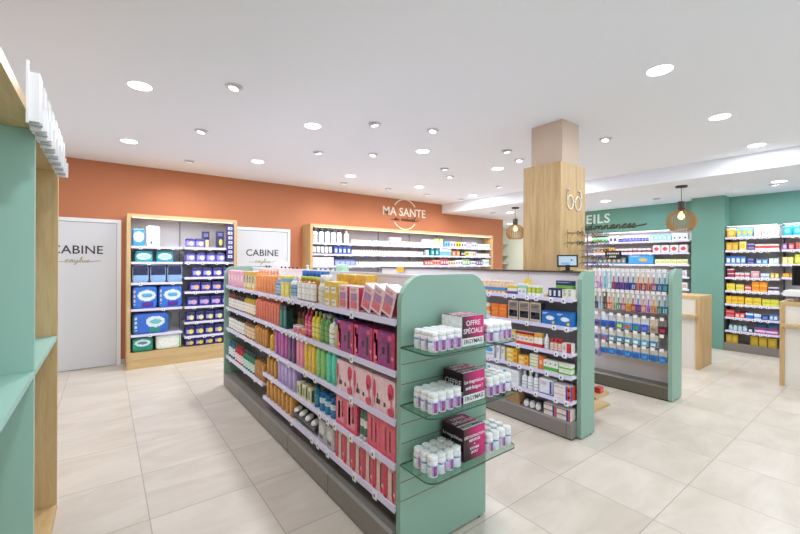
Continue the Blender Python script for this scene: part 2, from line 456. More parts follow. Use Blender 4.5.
# ------------------------------------------------------------------ product kinds
_K = {}
def kind(fn):
    def w(*a, **k):
        key = (fn.__name__, repr(a), repr(sorted(k.items())))
        if key not in _K: _K[key] = fn(*a, **k)
        return _K[key]
    return w
_C = {}
def C(h, r=.35):
    # printed / moulded product surface with a fine mottled variation
    k = (h, r)
    if k in _C: return _C[k]
    m = bpy.data.materials.new('product_'+h.lstrip('#')); m.use_nodes = True
    nt = m.node_tree; b = nt.nodes['Principled BSDF']; b.inputs['Roughness'].default_value = r
    tc = nt.nodes.new('ShaderNodeTexCoord'); n = nt.nodes.new('ShaderNodeTexNoise')
    n.inputs['Scale'].default_value = 42.0; n.inputs['Detail'].default_value = 2.5
    q = nt.nodes.new('ShaderNodeValToRGB'); c = lin(h)
    q.color_ramp.elements[0].position = .36; q.color_ramp.elements[1].position = .66
    q.color_ramp.elements[0].color = (c[0]*.9, c[1]*.9, c[2]*.9, 1)
    q.color_ramp.elements[1].color = tuple(min(1, c[i]*1.08+.02) for i in range(3))+(1,)
    nt.links.new(tc.outputs['Object'], n.inputs['Vector']); nt.links.new(n.outputs['Fac'], q.inputs['Fac'])
    nt.links.new(q.outputs['Color'], b.inputs['Base Color'])
    _C[k] = m; return m

def deco(mb, w, d, h, des):
    """printed areas on the front and sides of a carton; rel. coordinates"""
    e = .0007
    for q in des:
        t = q[0]
        if t == 'b':      # band round front and sides
            _, z0, z1, c = q; m = C(c)
            mb.box(-w/2-e, w/2+e, -e, d*.98, z0*h, z1*h-(.0004 if z1 == 1 else 0), m)
        elif t == 'r':
            _, x0, x1, z0, z1, c = q
            X0, X1 = -w/2+x0*w, -w/2+x1*w
            mb.face([(X0, -2*e, z0*h), (X1, -2*e, z0*h), (X1, -2*e, z1*h), (X0, -2*e, z1*h)], C(c))
        elif t == 'o':
            _, cx, cz, rr, c = q; X, Z = -w/2+cx*w, cz*h
            mb.face([(X+rr*w*math.cos(2*PI*k/12), -3*e, Z+rr*w*math.sin(2*PI*k/12)) for k in range(12)], C(c))
        elif t == 'ov':
            _, cx, cz, rx, rz_, c = q; X, Z = -w/2+cx*w, cz*h
            mb.face([(X+rx*w*math.cos(2*PI*k/12), -3*e, Z+rz_*h*math.sin(2*PI*k/12)) for k in range(12)], C(c))
        elif t == 't':    # lines of print too small to read
            _, x0, x1, z0, n, c = q
            for k in range(n):
                a = -w/2+x0*w; b = -w/2+(x1-.12*(k % 2))*w; z = (z0-k*.07)*h
                mb.face([(a, -3*e, z-.018*h), (b, -3*e, z-.018*h), (b, -3*e, z+.018*h), (a, -3*e, z+.018*h)], C(c))
        elif t == 's':    # on the right hand side
            _, y0, y1, z0, z1, c = q
            mb.face([(w/2+2*e, y0*d, z0*h), (w/2+2*e, y1*d, z0*h), (w/2+2*e, y1*d, z1*h), (w/2+2*e, y0*d, z1*h)], C(c))
@kind
def carton(w, d, h, base, des=()):
    mb = MB(); mb.box(-w/2, w/2, 0, d, 0, h, C(base)); deco(mb, w, d, h, des)
    return dict(w=w, d=d, h=h, parts=[('carton', mb.mesh('carton'))])
@kind
def bottle(w, h, body, cap, label=None, dd=None, shape='round', neck=.35, caph=.14, lz=(.12, .6), print_='#5a5a60', pump=False, split=True, n=14):
    d = dd or w; r = w/2; sy = d/w; pw = {'round': 2.0, 'square': 5.0, 'soft': 3.0}[shape]
    top = h*(1-caph); cr = r*neck
    b = MB(); b.lathe(([(r*.9, 0), (r, h*.02), (r, top*.95), (r*.92, top*.985), (cr*.9, top)] if neck > .84 else [(r*.9, 0), (r, h*.02), (r, top*.80), (r*.85, top*.90), (cr*.9, top*.97), (cr*.9, top)]), C(body, .13), n, 0, r*sy, 1, sy, power=pw)
    c = MB(); 
    c.lathe([(cr, top+.0005), (cr*1.02, h*.995), (cr*.9, h)], C(cap, .35), max(10, n-2), 0, r*sy)
    if pump:
        c.tube([(0, r*sy, h), (0, r*sy, h+.018), (0, r*sy-.028, h+.016)], .005, C(cap, .35), 6)
    L = None
    if label:
        L = MB(); z0, z1 = lz[0]*h, lz[1]*h
        dz = z1-z0; A_, B_ = C(label, .5), C(print_, .5)
        L.lathe([(r*1.015, z0+dz*q) for q in (0, .3, .36, .66, .73, 1)], [A_, B_, A_, B_, A_], n, 0, r*sy, 1, sy, cap=False, power=pw, half=.2)
    if split:
        ps = [('bottle', b.mesh('bottle_body')), ('cap', c.mesh('cap'))]
        if L: ps.append(('label', L.mesh('label')))
    else:
        for o in (c, L):
            if o:
                k = len(b.v); b.v += o.v
                for f, mi, sm in zip(o.f, o.m, o.s): b.f.append(tuple(k+i for i in f)); b.m.append(b.mi(o.mats[mi])); b.s.append(sm)
        ps = [('bottle', b.mesh('bottle'))]
    return dict(w=w, d=d, h=h, parts=ps)
@kind
def tube_(w, h, body, cap, band='#ffffff'):
    b = MB(); r = w/2
    n = 12; vs = []; prof = [(.9, .9, .16), (1, .85, .2), (1, .7, .45), (1.02, .45, .7), (1.05, .12, .97), (1.05, .08, 1.0)]
    for sx, sy, z in prof:
        for i in range(n):
            a = 2*PI*i/n; vs.append((r*sx*math.cos(a), r*.8+r*sy*.8*math.sin(a), z*h))
    fs = []; ms = []
    for q in range(len(prof)-1):
        for i in range(n):
            j = (i+1) % n; fs.append((q*n+i, q*n+j, q*n+n+j, q*n+n+i)); ms.append(C(band) if q == 2 else C(body))
    fs.append(tuple(len(vs)-n+i for i in range(n))); ms.append(C(body)); b.add(vs, fs, ms, True)
    c = MB(); c.lathe([(r*.8, 0), (r*.8, h*.155), (r*.7, h*.165)], C(cap), 12, 0, r*.8)
    return dict(w=w*1.05, d=w*.85, h=h, parts=[('tube', b.mesh('tube_body')), ('cap', c.mesh('cap'))])
@kind
def softpack(w, d, h, base, top=None, patch=None, pc=(.5, .5, .3, .25), patch2=None, p2=(0, 1, 0, .2), side=None, marks=None, inner=None):
    mb = MB()
    def f(u, v, face):
        if face == 'front':
            if inner and ((u-pc[0])/(pc[2]*.62))**2+((v-pc[1])/(pc[3]*.42))**2 < 1: return C(inner, .3)
            if patch and ((u-pc[0])/pc[2])**2+((v-pc[1])/pc[3])**2 < 1: return C(patch, .3)
            if patch2 and p2[0] < u < p2[1] and p2[2] < v < p2[3]: return C(patch2, .3)
        if marks and face == 'front' and .05 < u < .14 and .15 < v < .85 and int(v*14) % 3: return C(marks, .3)
        if top and v > .72: return C(top, .3)
        if side and face == 'side': return C(side, .3)
        return C(base, .3)
    mb.pack(w, d, h, f, 7.0, 24 if w > .18 else 16)
    return dict(w=w, d=d, h=h, parts=[('pack', mb.mesh('pack'))])
@kind
def jar(w, h, body, lid):
    r = w/2
    b = MB(); b.lathe([(r*.92, 0), (r, h*.06), (r, h*.62)], C(body, .3), 12, 0, r)
    b.lathe([(r*1.03, h*.63), (r*1.03, h*.96), (r*.95, h)], C(lid, .3), 12, 0, r)
    return dict(w=w*1.05, d=w, h=h, parts=[('jar', b.mesh('jar'))])

ALL = []
def put(K, name, loc, rz, label, cat, group=None, tilt=None):
    root = None
    for i, (pn, me) in enumerate(K['parts']):
        o = bpy.data.objects.new(name if i == 0 else pn, me); COL.objects.link(o)
        if i == 0:
            root = o; o.location = loc; o.rotation_euler = (tilt[0] if tilt else 0, tilt[1] if tilt else 0, rz)
            tag(o, label, cat, group); ALL.append(o)
        else: o.parent = root
    return root

class Front:
    """a shelf front: along runs from image left to right, returns the world place of an item standing on it"""
    def __init__(s, side, front, name): s.side, s.front, s.name = side, front, name
    def loc(s, a, back, z):
        return (s.front+back, a, z) if s.side == 'X' else (a, s.front+back, z)
    rz = property(lambda s: -PI/2 if s.side == 'X' else 0)
def run(F, z, a0, a1, K, name, desc, cat, gap=.004, deep=1, stack=1, back=0.0, n=None, jit=0.0, shelf='', label=None, dgap=.004):
    d = -1 if F.side == 'X' else 1
    L = abs(a1-a0)
    if n is None: n = max(1, int((L+gap+.002)/(K['w']+gap)))
    step = L/n
    sh = shelf[4:] if shelf.startswith('the ') else shelf
    lab = label or ('%s, %s of %s' % (desc, sh, F.name))
    grp = lab if n*deep*stack > 1 else None
    for i in range(n):
        a = a0+d*(i+.5)*step
        for k in range(deep):
            for t in range(stack):
                j = random.uniform(-jit, jit)
                b = back+k*(K['d']+dgap)+(random.uniform(0, .004) if t == 0 else 0)
                put(K, name, F.loc(a, b, z+.0006+t*(K['h']+.0006)), F.rz+j, lab, cat, grp)
# ------------------------------------------------------------------ furniture helpers (world coordinates, re-based on the thing's base)
OFF = {}
def unit(name, label, cat, base):
    r = thing(name, label, cat, base); OFF[r.name] = Vector(base); return r
def wp(name, mb, parent, label=None):
    me = mb.mesh(name) if isinstance(mb, MB) else mb
    me.transform(Matrix.Translation(-OFF[parent.name]))
    o = bpy.data.objects.new(name, me); COL.objects.link(o); o.parent = parent
    OFF[o.name] = OFF[parent.name]
    if label: o['label'] = label
    return o
TAGW = mat('#f3f3f5', .4); TAGB = mat('#33333a', .5)
def tag_mesh():
    mb = MB(); mb.box(-.019, .019, -.004, 0, -.030, .014, TAGW)
    mb.box(-.007, .004, -.0048, -.004, -.018, .000, TAGB)
    return mb.mesh('price_tag')
TAGM = tag_mesh()
def tags(shelf, side, front, z, ys):
    for a in ys:
        o = bpy.data.objects.new('price_tag', TAGM); COL.objects.link(o); o.parent = shelf
        w = Vector((front-.002, a, z)) if side == 'X' else Vector((a, front-.002, z))
        o.location = w-OFF[shelf.name]; o.rotation_euler = (0, 0, -PI/2 if side == 'X' else 0)
def shelf_board(root, side, front, back, a0, a1, z, ys=(), strip=True, h=.03, m=None):
    """plate whose top is at z, with a price rail along the front"""
    a0, a1 = min(a0, a1), max(a0, a1)
    mb = MB(); m = m or SHELFW
    if side == 'X': mb.box(front+.004, back, a0, a1, z-.022, z, m)
    else: mb.box(a0, a1, front+.004, back, z-.022, z, m)
    s = wp('shelf', mb, root)
    if strip:
        st = MB()
        if side == 'X': st.prism([(front-.002-0, z-.034), (front+.0035, z-.034), (front+.0035, z+.006), (front+.001, z+.006)], 'Y', a0, a1, STRIP) if False else st.box(front-.002, front+.0035, a0, a1, z-.03, z+.005, STRIP)
        else: st.box(a0, a1, front-.002, front+.0035, z-.03, z+.005, STRIP)
        wp('price_rail', st, s)
        if len(ys): tags(s, side, front, z-.012, ys)
    return s
def rng(a, b, n): return [a+(b-a)*(i+.5)/n for i in range(n)]

# ------------------------------------------------------------------ FRONT GONDOLA (double sided)
g = unit('gondola_shelving', 'long mint-ended double-sided gondola in front, full of bottles and gift boxes', 'shelving', (1.52, 3.35, 0))
YN, YF = 1.60, 5.11
BAYS = [1.60, 2.30, 3.0, 3.70, 4.40, 5.10]
k = MB()
for a, b in zip(BAYS[:-1], BAYS[1:]):
    k.prism([(1.165, .015), (1.165, .135), (1.185, .155), (1.33, .158), (1.33, .015)], 'Y', a+.002, b-.002, KICK) if False else None
    for xs, xi in ((1.165, 1.50), (1.845, 1.54)):
        sg = 1 if xi > xs else -1
        k.prism([(xs, .014), (xs, .138), (xs+sg*.018, .15), (xi, .15), (xi, .014)] if sg > 0 else [(xs, .014), (xi, .014), (xi, .15), (xs+sg*.018, .15), (xs, .138)], 'Y', 0, 0, KICK) if False else None
        k.add([(xs, a+.0015, .014), (xs, a+.0015, .138), (xs+sg*.016, a+.0015, .150), (xi, a+.0015, .150), (xi, a+.0015, .014),
               (xs, b-.0015, .014), (xs, b-.0015, .138), (xs+sg*.016, b-.0015, .150), (xi, b-.0015, .150), (xi, b-.0015, .014)],
              [(0,1,2,3,4), (9,8,7,6,5), (0,5,6,1), (1,6,7,2), (2,7,8,3), (3,8,9,4), (4,9,5,0)] if sg > 0 else [(4,3,2,1,0), (5,6,7,8,9), (1,6,5,0), (2,7,6,1), (3,8,7,2), (4,9,8,3), (0,5,9,4)], KICK)
k.box(1.18, 1.83, YN, YF-.01, 0, .016, BLACK)
for a in BAYS[1:-1]: k.box(1.1645, 1.1655, a-.003, a+.003, .016, .138, KICKD)
wp('plinth', k, g)
wp('back_panel', bx(1.505, 1.535, YN, YF, .15, 1.21, BACKG), g)
wp('upper_panel', bx(1.505, 1.535, YN, YF, 1.211, 1.44, mat('#ece9ee', .5)), g)
wp('top_cap', bx(1.498, 1.542, YN, YF, 1.44, 1.456, mat('#e9e6ea', .4)), g)
up = MB()
for a in BAYS[1:-1]: up.box(1.499, 1.5045, a-.012, a+.012, .15, 1.205, mat('#5f5c60', .4))
wp('upright', up, g)
def endpanel(x0, x1, y0, y1, ztop, r, lz=.012):
    mb = MB(); poly = [(x0, lz), (x1, lz)]
    for q in range(9):
        a = PI/2*q/8; poly.append((x1-r+r*math.cos(a), ztop-r+r*math.sin(a)))
    for q in range(9):
        a = PI/2+PI/2*q/8; poly.append((x0+r+r*math.cos(a), ztop-r+r*math.sin(a)))
    mb.prism(poly, 'Y', y0, y1, MINT); return mb
p = endpanel(1.197, 1.850, 1.5605, 1.597, 1.466, .15)
for f in range(2, len(p.f)): pass
ep = wp('end_panel', p, g)
gr = MB()
for z in (1.012, .91, .809, .709, .609, .509, .412, .315, 1.103): gr.box(1.199, 1.848, 1.5597, 1.5615, z-.002, z+.002, mat('#7d5648', .6))
wp('groove', gr, ep, 'reddish slot lines across the mint panel')
wp('end_panel', endpanel(1.172, 1.862, 5.112, 5.145, 1.468, .11), g)
for x in (1.24, 1.80): wp('foot', MB().lathe([(.015, 0), (.015, .012)], BLACK, 10, x, 1.579), g)
# glass shelves on the end panel
GZ = (1.103, .809, .509)
for z in GZ:
    mb = MB(); r = .05; x0, x1, y0, y1 = 1.19, 1.85, 1.325, 1.559
    poly = [(x0, y1)]
    for q in range(7):
        a = PI+PI/2*q/6; poly.append((x0+r+r*math.cos(a), y0+r+r*math.sin(a)))
    for q in range(7):
        a = 1.5*PI+PI/2*q/6; poly.append((x1-r+r*math.cos(a), y0+r+r*math.sin(a)))
    poly.append((x1, y1))
    n = len(poly); vs = [(*q, z-.007) for q in poly]+[(*q, z) for q in poly]
    mb.add(vs, [tuple(range(n-1, -1, -1)), tuple(range(n, 2*n))], GLASS)
    mb.add(vs, [(i, (i+1) % n, (i+1) % n+n, i+n) for i in range(n)], GEDGE)
    gs = wp('glass_shelf', mb, g)
    br = MB()
    for x in (1.30, 1.73): br.box(x-.01, x+.01, 1.53, 1.5595, z-.018, z-.0075, mat('#8f9a96', .3, .8))
    wp('shelf_bracket', br, gs)
G1 = Front('X', 1.19, 'front gondola')
zs_near = [1.233, .967, .715, .487, .268]; zs_far = [1.233, .967, .712, .372]
TG = {0: [4.95,4.75,4.52,4.31,4.05,3.8,3.55,3.33,3.2,3.05,2.96,2.78,2.66,2.58,2.04], 1: [5.0,4.6,3.95,3.6,3.42,3.2,3.1,3.02,2.95,2.87,2.79,2.7,2.04],
      2: [4.98,4.6,4.28,4.02,3.75,3.5,3.3,3.05,2.72,2.55,2.04], 3: [3.45,3.15,2.47,2.35,2.25,2.04,1.8], 4: [2.98,2.6,2.5,2.35,2.0,1.78]}
for i, z in enumerate(zs_near[:3]):
    shelf_board(g, 'X', 1.19, 1.503, YN, YF, z, TG[i])
shelf_board(g, 'X', 1.19, 1.503, 3.71, YF, zs_far[3], [4.9, 4.3, 3.95])
shelf_board(g, 'X', 1.19, 1.503, YN, 3.69, zs_near[3], TG[3])
shelf_board(g, 'X', 1.19, 1.503, YN, 3.69, zs_near[4], TG[4])
for z in zs_near: 
    mb = MB(); mb.box(1.537, 1.83, YN, YF, z-.022, z, SHELFW); s = wp('shelf', mb, g)
    wp('price_rail', bx(1.826, 1.832, YN, YF, z-.03, z+.005, STRIP), s)

def S(i): return ['the top shelf', 'the second shelf', 'the third shelf', 'the fourth shelf', 'the lowest shelf'][i]
def g1(i, a0, a1, K, name, desc, cat, z=None, **k):
    run(G1, (zs_near[i] if z is None else z), a0, a1, K, name, desc, cat, shelf=S(i), back=k.pop('back', .012), **k)
# top shelf, far to near
g1(0, 5.08, 4.42, softpack(.125, .07, .19, '#f0a9bf', patch='#f9dbe4', pc=(.5, .55, .3, .2)), 'sponge_pack', 'pink soft sponge pack', 'pack', gap=.006)
g1(0, 4.40, 4.02, carton(.085, .06, .19, '#ecdfae', (('b', .8, 1, '#e3b53c'), ('b', 0, .12, '#e3b53c'), ('t', .15, .85, .6, 4, '#5a4a3a'), ('o', .5, .7, .2, '#3c3228'))), 'soap_carton', 'cream carton with yellow bands', 'box')
g1(0, 4.0, 3.42, bottle(.075, .215, '#fa9a5c', '#fcb894', None, shape='soft', neck=.3), 'shower_gel_bottle', 'orange shower gel bottle', 'bottle')
g1(0, 3.41, 3.29, bottle(.055, .15, '#6d9ad0', '#dfe8f4', '#a9c4e6', shape='square'), 'lotion_bottle', 'blue lotion bottle with pale cap', 'bottle')
g1(0, 3.28, 3.09, carton(.09, .07, .175, '#e5d34a', (('b', .72, .88, '#7fb0d8'), ('r', .2, .8, .15, .6, '#f0e27a'))), 'care_carton', 'yellow carton with a light blue band', 'box')
g1(0, 3.07, 2.95, bottle(.058, .185, '#f2f3f6', '#f4f5f8', '#8fb4e0', shape='soft', caph=.2), 'milk_bottle', 'slim white bottle with blue label', 'bottle')
g1(0, 2.93, 2.60, bottle(.078, .185, '#b0701f', '#c9d24a', '#f1efe9', shape='square', lz=(.06, .74), neck=.5, print_='#d8d4cc'), 'oil_bottle', 'square amber bottle with tall white label', 'bottle')
g1(0, 3.10, 2.62, bottle(.055, .225, '#cfe0ea', '#2f78d0', None, shape='round', neck=.75, caph=.2), 'water_bottle', 'pale bottle with bright blue cap behind the amber bottles', 'bottle', back=.11, gap=.012)
g1(0, 2.585, 2.45, bottle(.10, .205, '#eff0e6', '#f4f4f2', '#dfe2cf', shape='soft', neck=.8, caph=.25, print_='#b9bfa0'), 'shower_bottle', 'big rounded white bottle', 'bottle')
g1(0, 2.44, 2.25, carton(.092, .08, .082, '#e8c33c', (('r', .1, .8, .08, .6, '#f3efe4'), ('t', .15, .7, .4, 2, '#8a7a3a'))), 'cream_carton', 'small yellow carton with white panel, stacked two high', 'box', stack=2)
g1(0, 2.58, 2.14, carton(.108, .09, .105, '#edba3e', (('r', .48, .53, .2, .8, '#b98a2c'), ('b', .93, 1, '#f2cb66'))), 'refill_carton', 'plain yellow carton in the rear stack', 'box', stack=2, back=.17)
red = carton(.105, .085, .15, '#f1cfd2', (('r', .12, .85, .42, .72, '#b07aa8'), ('r', .12, .85, .1, .4, '#df6b78'), ('t', .15, .8, .88, 2, '#c98a90'), ('s', .03, .97, .05, .95, '#b62a4c'), ('s', .3, .7, .3, .6, '#8f1d3c')))
for i, (y, x, a, desc) in enumerate(((2.185, .015, 0, 'farthest upright pink framed beauty box, front gondola top shelf'), (2.052, .018, 0, 'upright pink framed beauty box beside the leaning ones, front gondola top shelf'),
        (1.943, .03, .33, 'pink framed beauty box, farthest of the three leaning ones, front gondola'), (1.823, .02, .34, 'pink framed beauty box, middle one of the three leaning, front gondola'), (1.706, .012, .35, 'pink framed beauty box leaning on the mint end panel of the front gondola'))):
    put(red, 'beauty_box', (1.19+x, y, 1.2336+.0525*math.sin(a)), -PI/2, desc, 'box', tilt=(0, a) if a else None)
for y in (1.90, 1.72):
    put(red, 'beauty_box', (1.36, y, 1.2336), -PI/2, 'pink framed beauty box standing behind the leaning ones, front gondola', 'box', 'pink framed boxes in the back row')
# second shelf
g1(1, 5.08, 4.80, bottle(.062, .215, '#7a2c1c', '#3a1a16', '#ece8e2', lz=(.06, .55), print_='#cdbfb4', neck=.55, caph=.2), 'shampoo_bottle', 'red-brown bottle with white label', 'bottle', gap=.016)
g1(1, 4.79, 4.42, bottle(.062, .215, '#3a2018', '#191518', '#ece8e2', lz=(.06, .55), print_='#cdbfb4', neck=.55, caph=.2), 'shampoo_bottle', 'dark brown bottle with black cap', 'bottle', gap=.016)
g1(1, 4.41, 4.02, bottle(.065, .215, '#c09a22', '#1a1618', '#f0ebe0', lz=(.1, .55), print_='#d6c48c', neck=.55, caph=.2), 'shampoo_bottle', 'yellow oil bottle with black cap', 'bottle', gap=.016)
g1(1, 4.0, 3.32, bottle(.07, .235, '#de7458', '#eba594', None, shape='soft', neck=.4), 'bath_bottle', 'terracotta bath bottle', 'bottle')
g1(1, 3.30, 3.14, carton(.072, .06, .19, '#0f4a44', (('r', .2, .8, .1, .8, '#168a78'), ('b', .8, 1, '#1a1a1c'))), 'perfume_carton', 'dark teal carton', 'box')
g1(1, 3.12, 2.80, bottle(.075, .195, '#5a2418', '#141214', '#8c6a2a', shape='soft', lz=(.1, .5), print_='#3c8a5a'), 'massage_bottle', 'dark red-brown bottle with olive label', 'bottle', back=.09)
g1(1, 3.02, 2.88, jar(.06, .055, '#e87a8c', '#f6d3da'), 'balm_jar', 'little pink jar', 'jar')
g1(1, 2.86, 2.79, jar(.055, .05, '#ee8a3c', '#f6cf9a'), 'balm_jar', 'little orange jar', 'jar')
g1(1, 2.78, 2.66, bottle(.05, .205, '#b81a56', '#d23a70', '#e0507c', shape='square', print_='#f0b0c0'), 'lotion_bottle', 'magenta bottle', 'bottle')
g1(1, 2.65, 2.53, bottle(.055, .205, '#d8c422', '#e6d65a', '#e8dc70', shape='square', print_='#a08c20'), 'lotion_bottle', 'lemon yellow bottle', 'bottle')
g1(1, 2.52, 2.385, bottle(.065, .20, '#5e9a4c', '#b9bdb4', '#78ac5c', shape='soft', print_='#4a7a3a', neck=.6), 'lotion_bottle', 'green bottle with grey cap', 'bottle')
g1(1, 2.38, 2.31, bottle(.06, .185, '#efede6', '#c8c6be', '#f4f2ec', shape='square', print_='#8a8880'), 'lotion_bottle', 'single white bottle right of the green ones', 'bottle')
g1(1, 2.305, 2.25, bottle(.052, .19, '#c7cf8a', '#1f50c0', None, neck=.8, caph=.2), 'pump_bottle', 'pale green bottle with royal blue cap', 'bottle')
g1(1, 3.0, 2.3, bottle(.06, .2, '#9ab0a0', '#2458b8', None, neck=.8, caph=.22), 'pump_bottle', 'grey-green bottle with blue cap in the back row', 'bottle', back=.17, gap=.03)
mag = carton(.198, .09, .19, '#a02a80', (('r', .0, .2, 0, 1, '#ff4f78'), ('r', .88, 1, 0, 1, '#c4284e'), ('r', .02, .14, .62, .9, '#ef7a90'), ('r', .1, .2, .1, .72, '#1c1218'), ('ov', .5, .72, .14, .1, '#8a2468'), ('ov', .78, .85, .1, .08, '#d84a8c'), ('r', .42, .54, .36, .56, '#1c1218'), ('r', .66, .77, .15, .72, '#2a1028'), ('o', .12, .2, .06, '#ffb0a8'), ('o', .9, .3, .05, '#f88a90'), ('s', 0, 1, 0, 1, '#a01f44'), ('b', .96, 1, '#5e1838')))
g1(1, 2.245, 1.61, mag, 'gift_box', 'magenta gift box with black print', 'box', n=3, back=.008)
# third shelf
g1(2, 5.07, 4.42, bottle(.068, .215, '#2a1a16', '#141214', '#eeece8', lz=(.05, .62), print_='#c4c0ba', neck=.5, caph=.2), 'shampoo_bottle', 'near-black bottle with large white label', 'bottle', gap=.016)
g1(2, 4.40, 4.05, bottle(.065, .21, '#8a5a2a', '#33241c', '#e6cfae', lz=(.08, .6), print_='#b89a70', neck=.5, caph=.2), 'shampoo_bottle', 'light brown bottle with cream label', 'bottle', gap=.016)
g1(2, 4.03, 3.64, bottle(.07, .21, '#c48434', '#8a5a24', None, shape='soft'), 'oil_bottle', 'golden amber bottle', 'bottle')
g1(2, 3.62, 3.45, bottle(.085, .2, '#e0b03a', '#ee8a60', None, shape='round', neck=.35, caph=.2), 'bath_bottle', 'round golden bottle with coral cap', 'bottle')
g1(2, 3.43, 3.13, bottle(.072, .22, '#b850a4', '#ca70b8', None, shape='square', neck=.9, caph=.07), 'shower_gel_bottle', 'purple-pink tall bottle', 'bottle')
g1(2, 3.12, 2.96, bottle(.072, .22, '#6a2c74', '#7a3c84', None, shape='square', neck=.9, caph=.07), 'shower_gel_bottle', 'deep violet tall bottle', 'bottle')
g1(2, 2.95, 2.80, bottle(.07, .215, '#f090aa', '#f6aec0', None, shape='square', neck=.9, caph=.07), 'shower_gel_bottle', 'rose pink tall bottle', 'bottle')
g1(2, 2.79, 2.59, bottle(.062, .215, '#ecc030', '#f0cc58', None, shape='square', neck=.9, caph=.07), 'shower_gel_bottle', 'golden yellow tall bottle', 'bottle')
g1(2, 2.58, 2.43, bottle(.068, .21, '#88ca70', '#9cd488', None, shape='square', neck=.9, caph=.07), 'shower_gel_bottle', 'leaf green tall bottle', 'bottle')
g1(2, 2.42, 2.27, bottle(.068, .21, '#4ed4b4', '#70dec4', None, shape='square', neck=.9, caph=.07), 'shower_gel_bottle', 'turquoise tall bottle', 'bottle')
pale = carton(.205, .10, .19, '#f6cfd6', (('ov', .07, .6, .065, .28, '#e23560'), ('ov', .07, .3, .03, .2, '#ea6a88'), ('ov', .82, .70, .14, .22, '#e23560'), ('ov', .84, .45, .035, .25, '#ea6a88'), ('ov', .76, .55, .05, .12, '#e23560'), ('ov', .82, .12, .15, .12, '#e23560'), ('ov', .9, .2, .06, .1, '#ee7a94'), ('r', .16, .34, .2, .34, '#5a2a34'), ('r', .2, .24, .2, .5, '#5a2a34'), ('r', .5, .6, .2, .32, '#3a2a30'), ('b', .97, 1, '#e6b9ba'), ('s', .1, .6, .2, .8, '#e9a9b4')))
g1(2, 2.255, 1.61, pale, 'gift_box', 'pale pink gift box with raspberry red flowers', 'box', n=3, back=.008)
# fourth shelf, far part
g1(3, 5.07, 4.79, bottle(.062, .205, '#14707e', '#1a5a66', '#e6eef0', lz=(.15, .6), print_='#7ab4bc', neck=.6, caph=.2), 'shampoo_bottle', 'petrol blue bottle', 'bottle', gap=.014, z=zs_far[3])
g1(3, 4.77, 4.46, bottle(.065, .205, '#b02234', '#7a1824', '#f0dede', lz=(.1, .5), print_='#d89aa0', neck=.6, caph=.2), 'shampoo_bottle', 'red bottle with white label', 'bottle', gap=.014, z=zs_far[3])
g1(3, 4.44, 4.04, bottle(.068, .20, '#1f7a58', '#2a3a34', '#cfe8dc', lz=(.1, .5), print_='#8ac4b0', neck=.6, caph=.2), 'shampoo_bottle', 'green bottle with pale green label', 'bottle', gap=.014, z=zs_far[3])
g1(3, 4.02, 3.72, bottle(.072, .20, '#b87a30', '#7a5024', None, shape='soft'), 'oil_bottle', 'brown amber bottle at the end of the low far shelf', 'bottle', z=zs_far[3])
# fourth shelf, near part
g1(3, 3.66, 3.38, bottle(.072, .195, '#c48a2c', '#8a5a20', None, shape='soft'), 'oil_bottle', 'honey amber bottle beside the lilac bottles', 'bottle')
g1(3, 3.36, 2.95, bottle(.075, .20, '#b8a0dc', '#c8b6e6', None, shape='square', neck=.9, caph=.07), 'shower_gel_bottle', 'lilac tall bottle', 'bottle')
g1(3, 2.93, 2.64, carton(.062, .05, .105, '#e3e2b8', (('r', .2, .8, .2, .8, '#9aa860'), ('s', .1, .9, .1, .9, '#6a6a50'), ('r', .3, .7, .35, .55, '#4a4a3a'))), 'soap_carton', 'small sage and cream soap carton', 'box', gap=.018)
g1(3, 2.62, 2.55, bottle(.045, .155, '#1f7f9c', '#1a5a70', '#3a9ab4', neck=.6), 'spray_bottle', 'petrol blue slim bottle beside the soap cartons', 'bottle')
g1(3, 2.54, 2.29, bottle(.078, .13, '#1a86b8', '#1468a0', '#dfeef4', lz=(.45, .7), print_='#1a86b8', neck=.85, caph=.25), 'bath_bottle', 'squat blue bottle with white label', 'bottle', deep=2)
coral = lambda w: carton(w, .07, .205, '#e8506e', (('r', .12, .88, .12, .88, '#f0889a'), ('r', .25, .45, .2, .75, '#b93a50'), ('r', .62, .78, .3, .8, '#c8485c'), ('ov', .7, .6, .14, .16, '#c01f40'), ('s', .1, .9, .1, .9, '#c84458')))
g1(3, 2.27, 2.0, coral(.13), 'gift_set', 'coral pink gift set with dark window', 'box', n=2)
g1(3, 1.985, 1.90, tube_(.036, .17, '#3f7a68', '#e6e2d2', '#e9efe8'), 'hand_cream_tube', 'green and white slim tube between the coral sets', 'tube', n=2)
g1(3, 1.89, 1.61, carton(.135, .07, .20, '#f0607a', (('r', .1, .9, .1, .9, '#ea6478'), ('r', .3, .42, .15, .8, '#d03a5c'), ('r', .6, .72, .2, .75, '#b02a50'), ('s', .1, .9, .1, .9, '#dc4862'))), 'gift_set', 'salmon pink gift set', 'box', n=2)
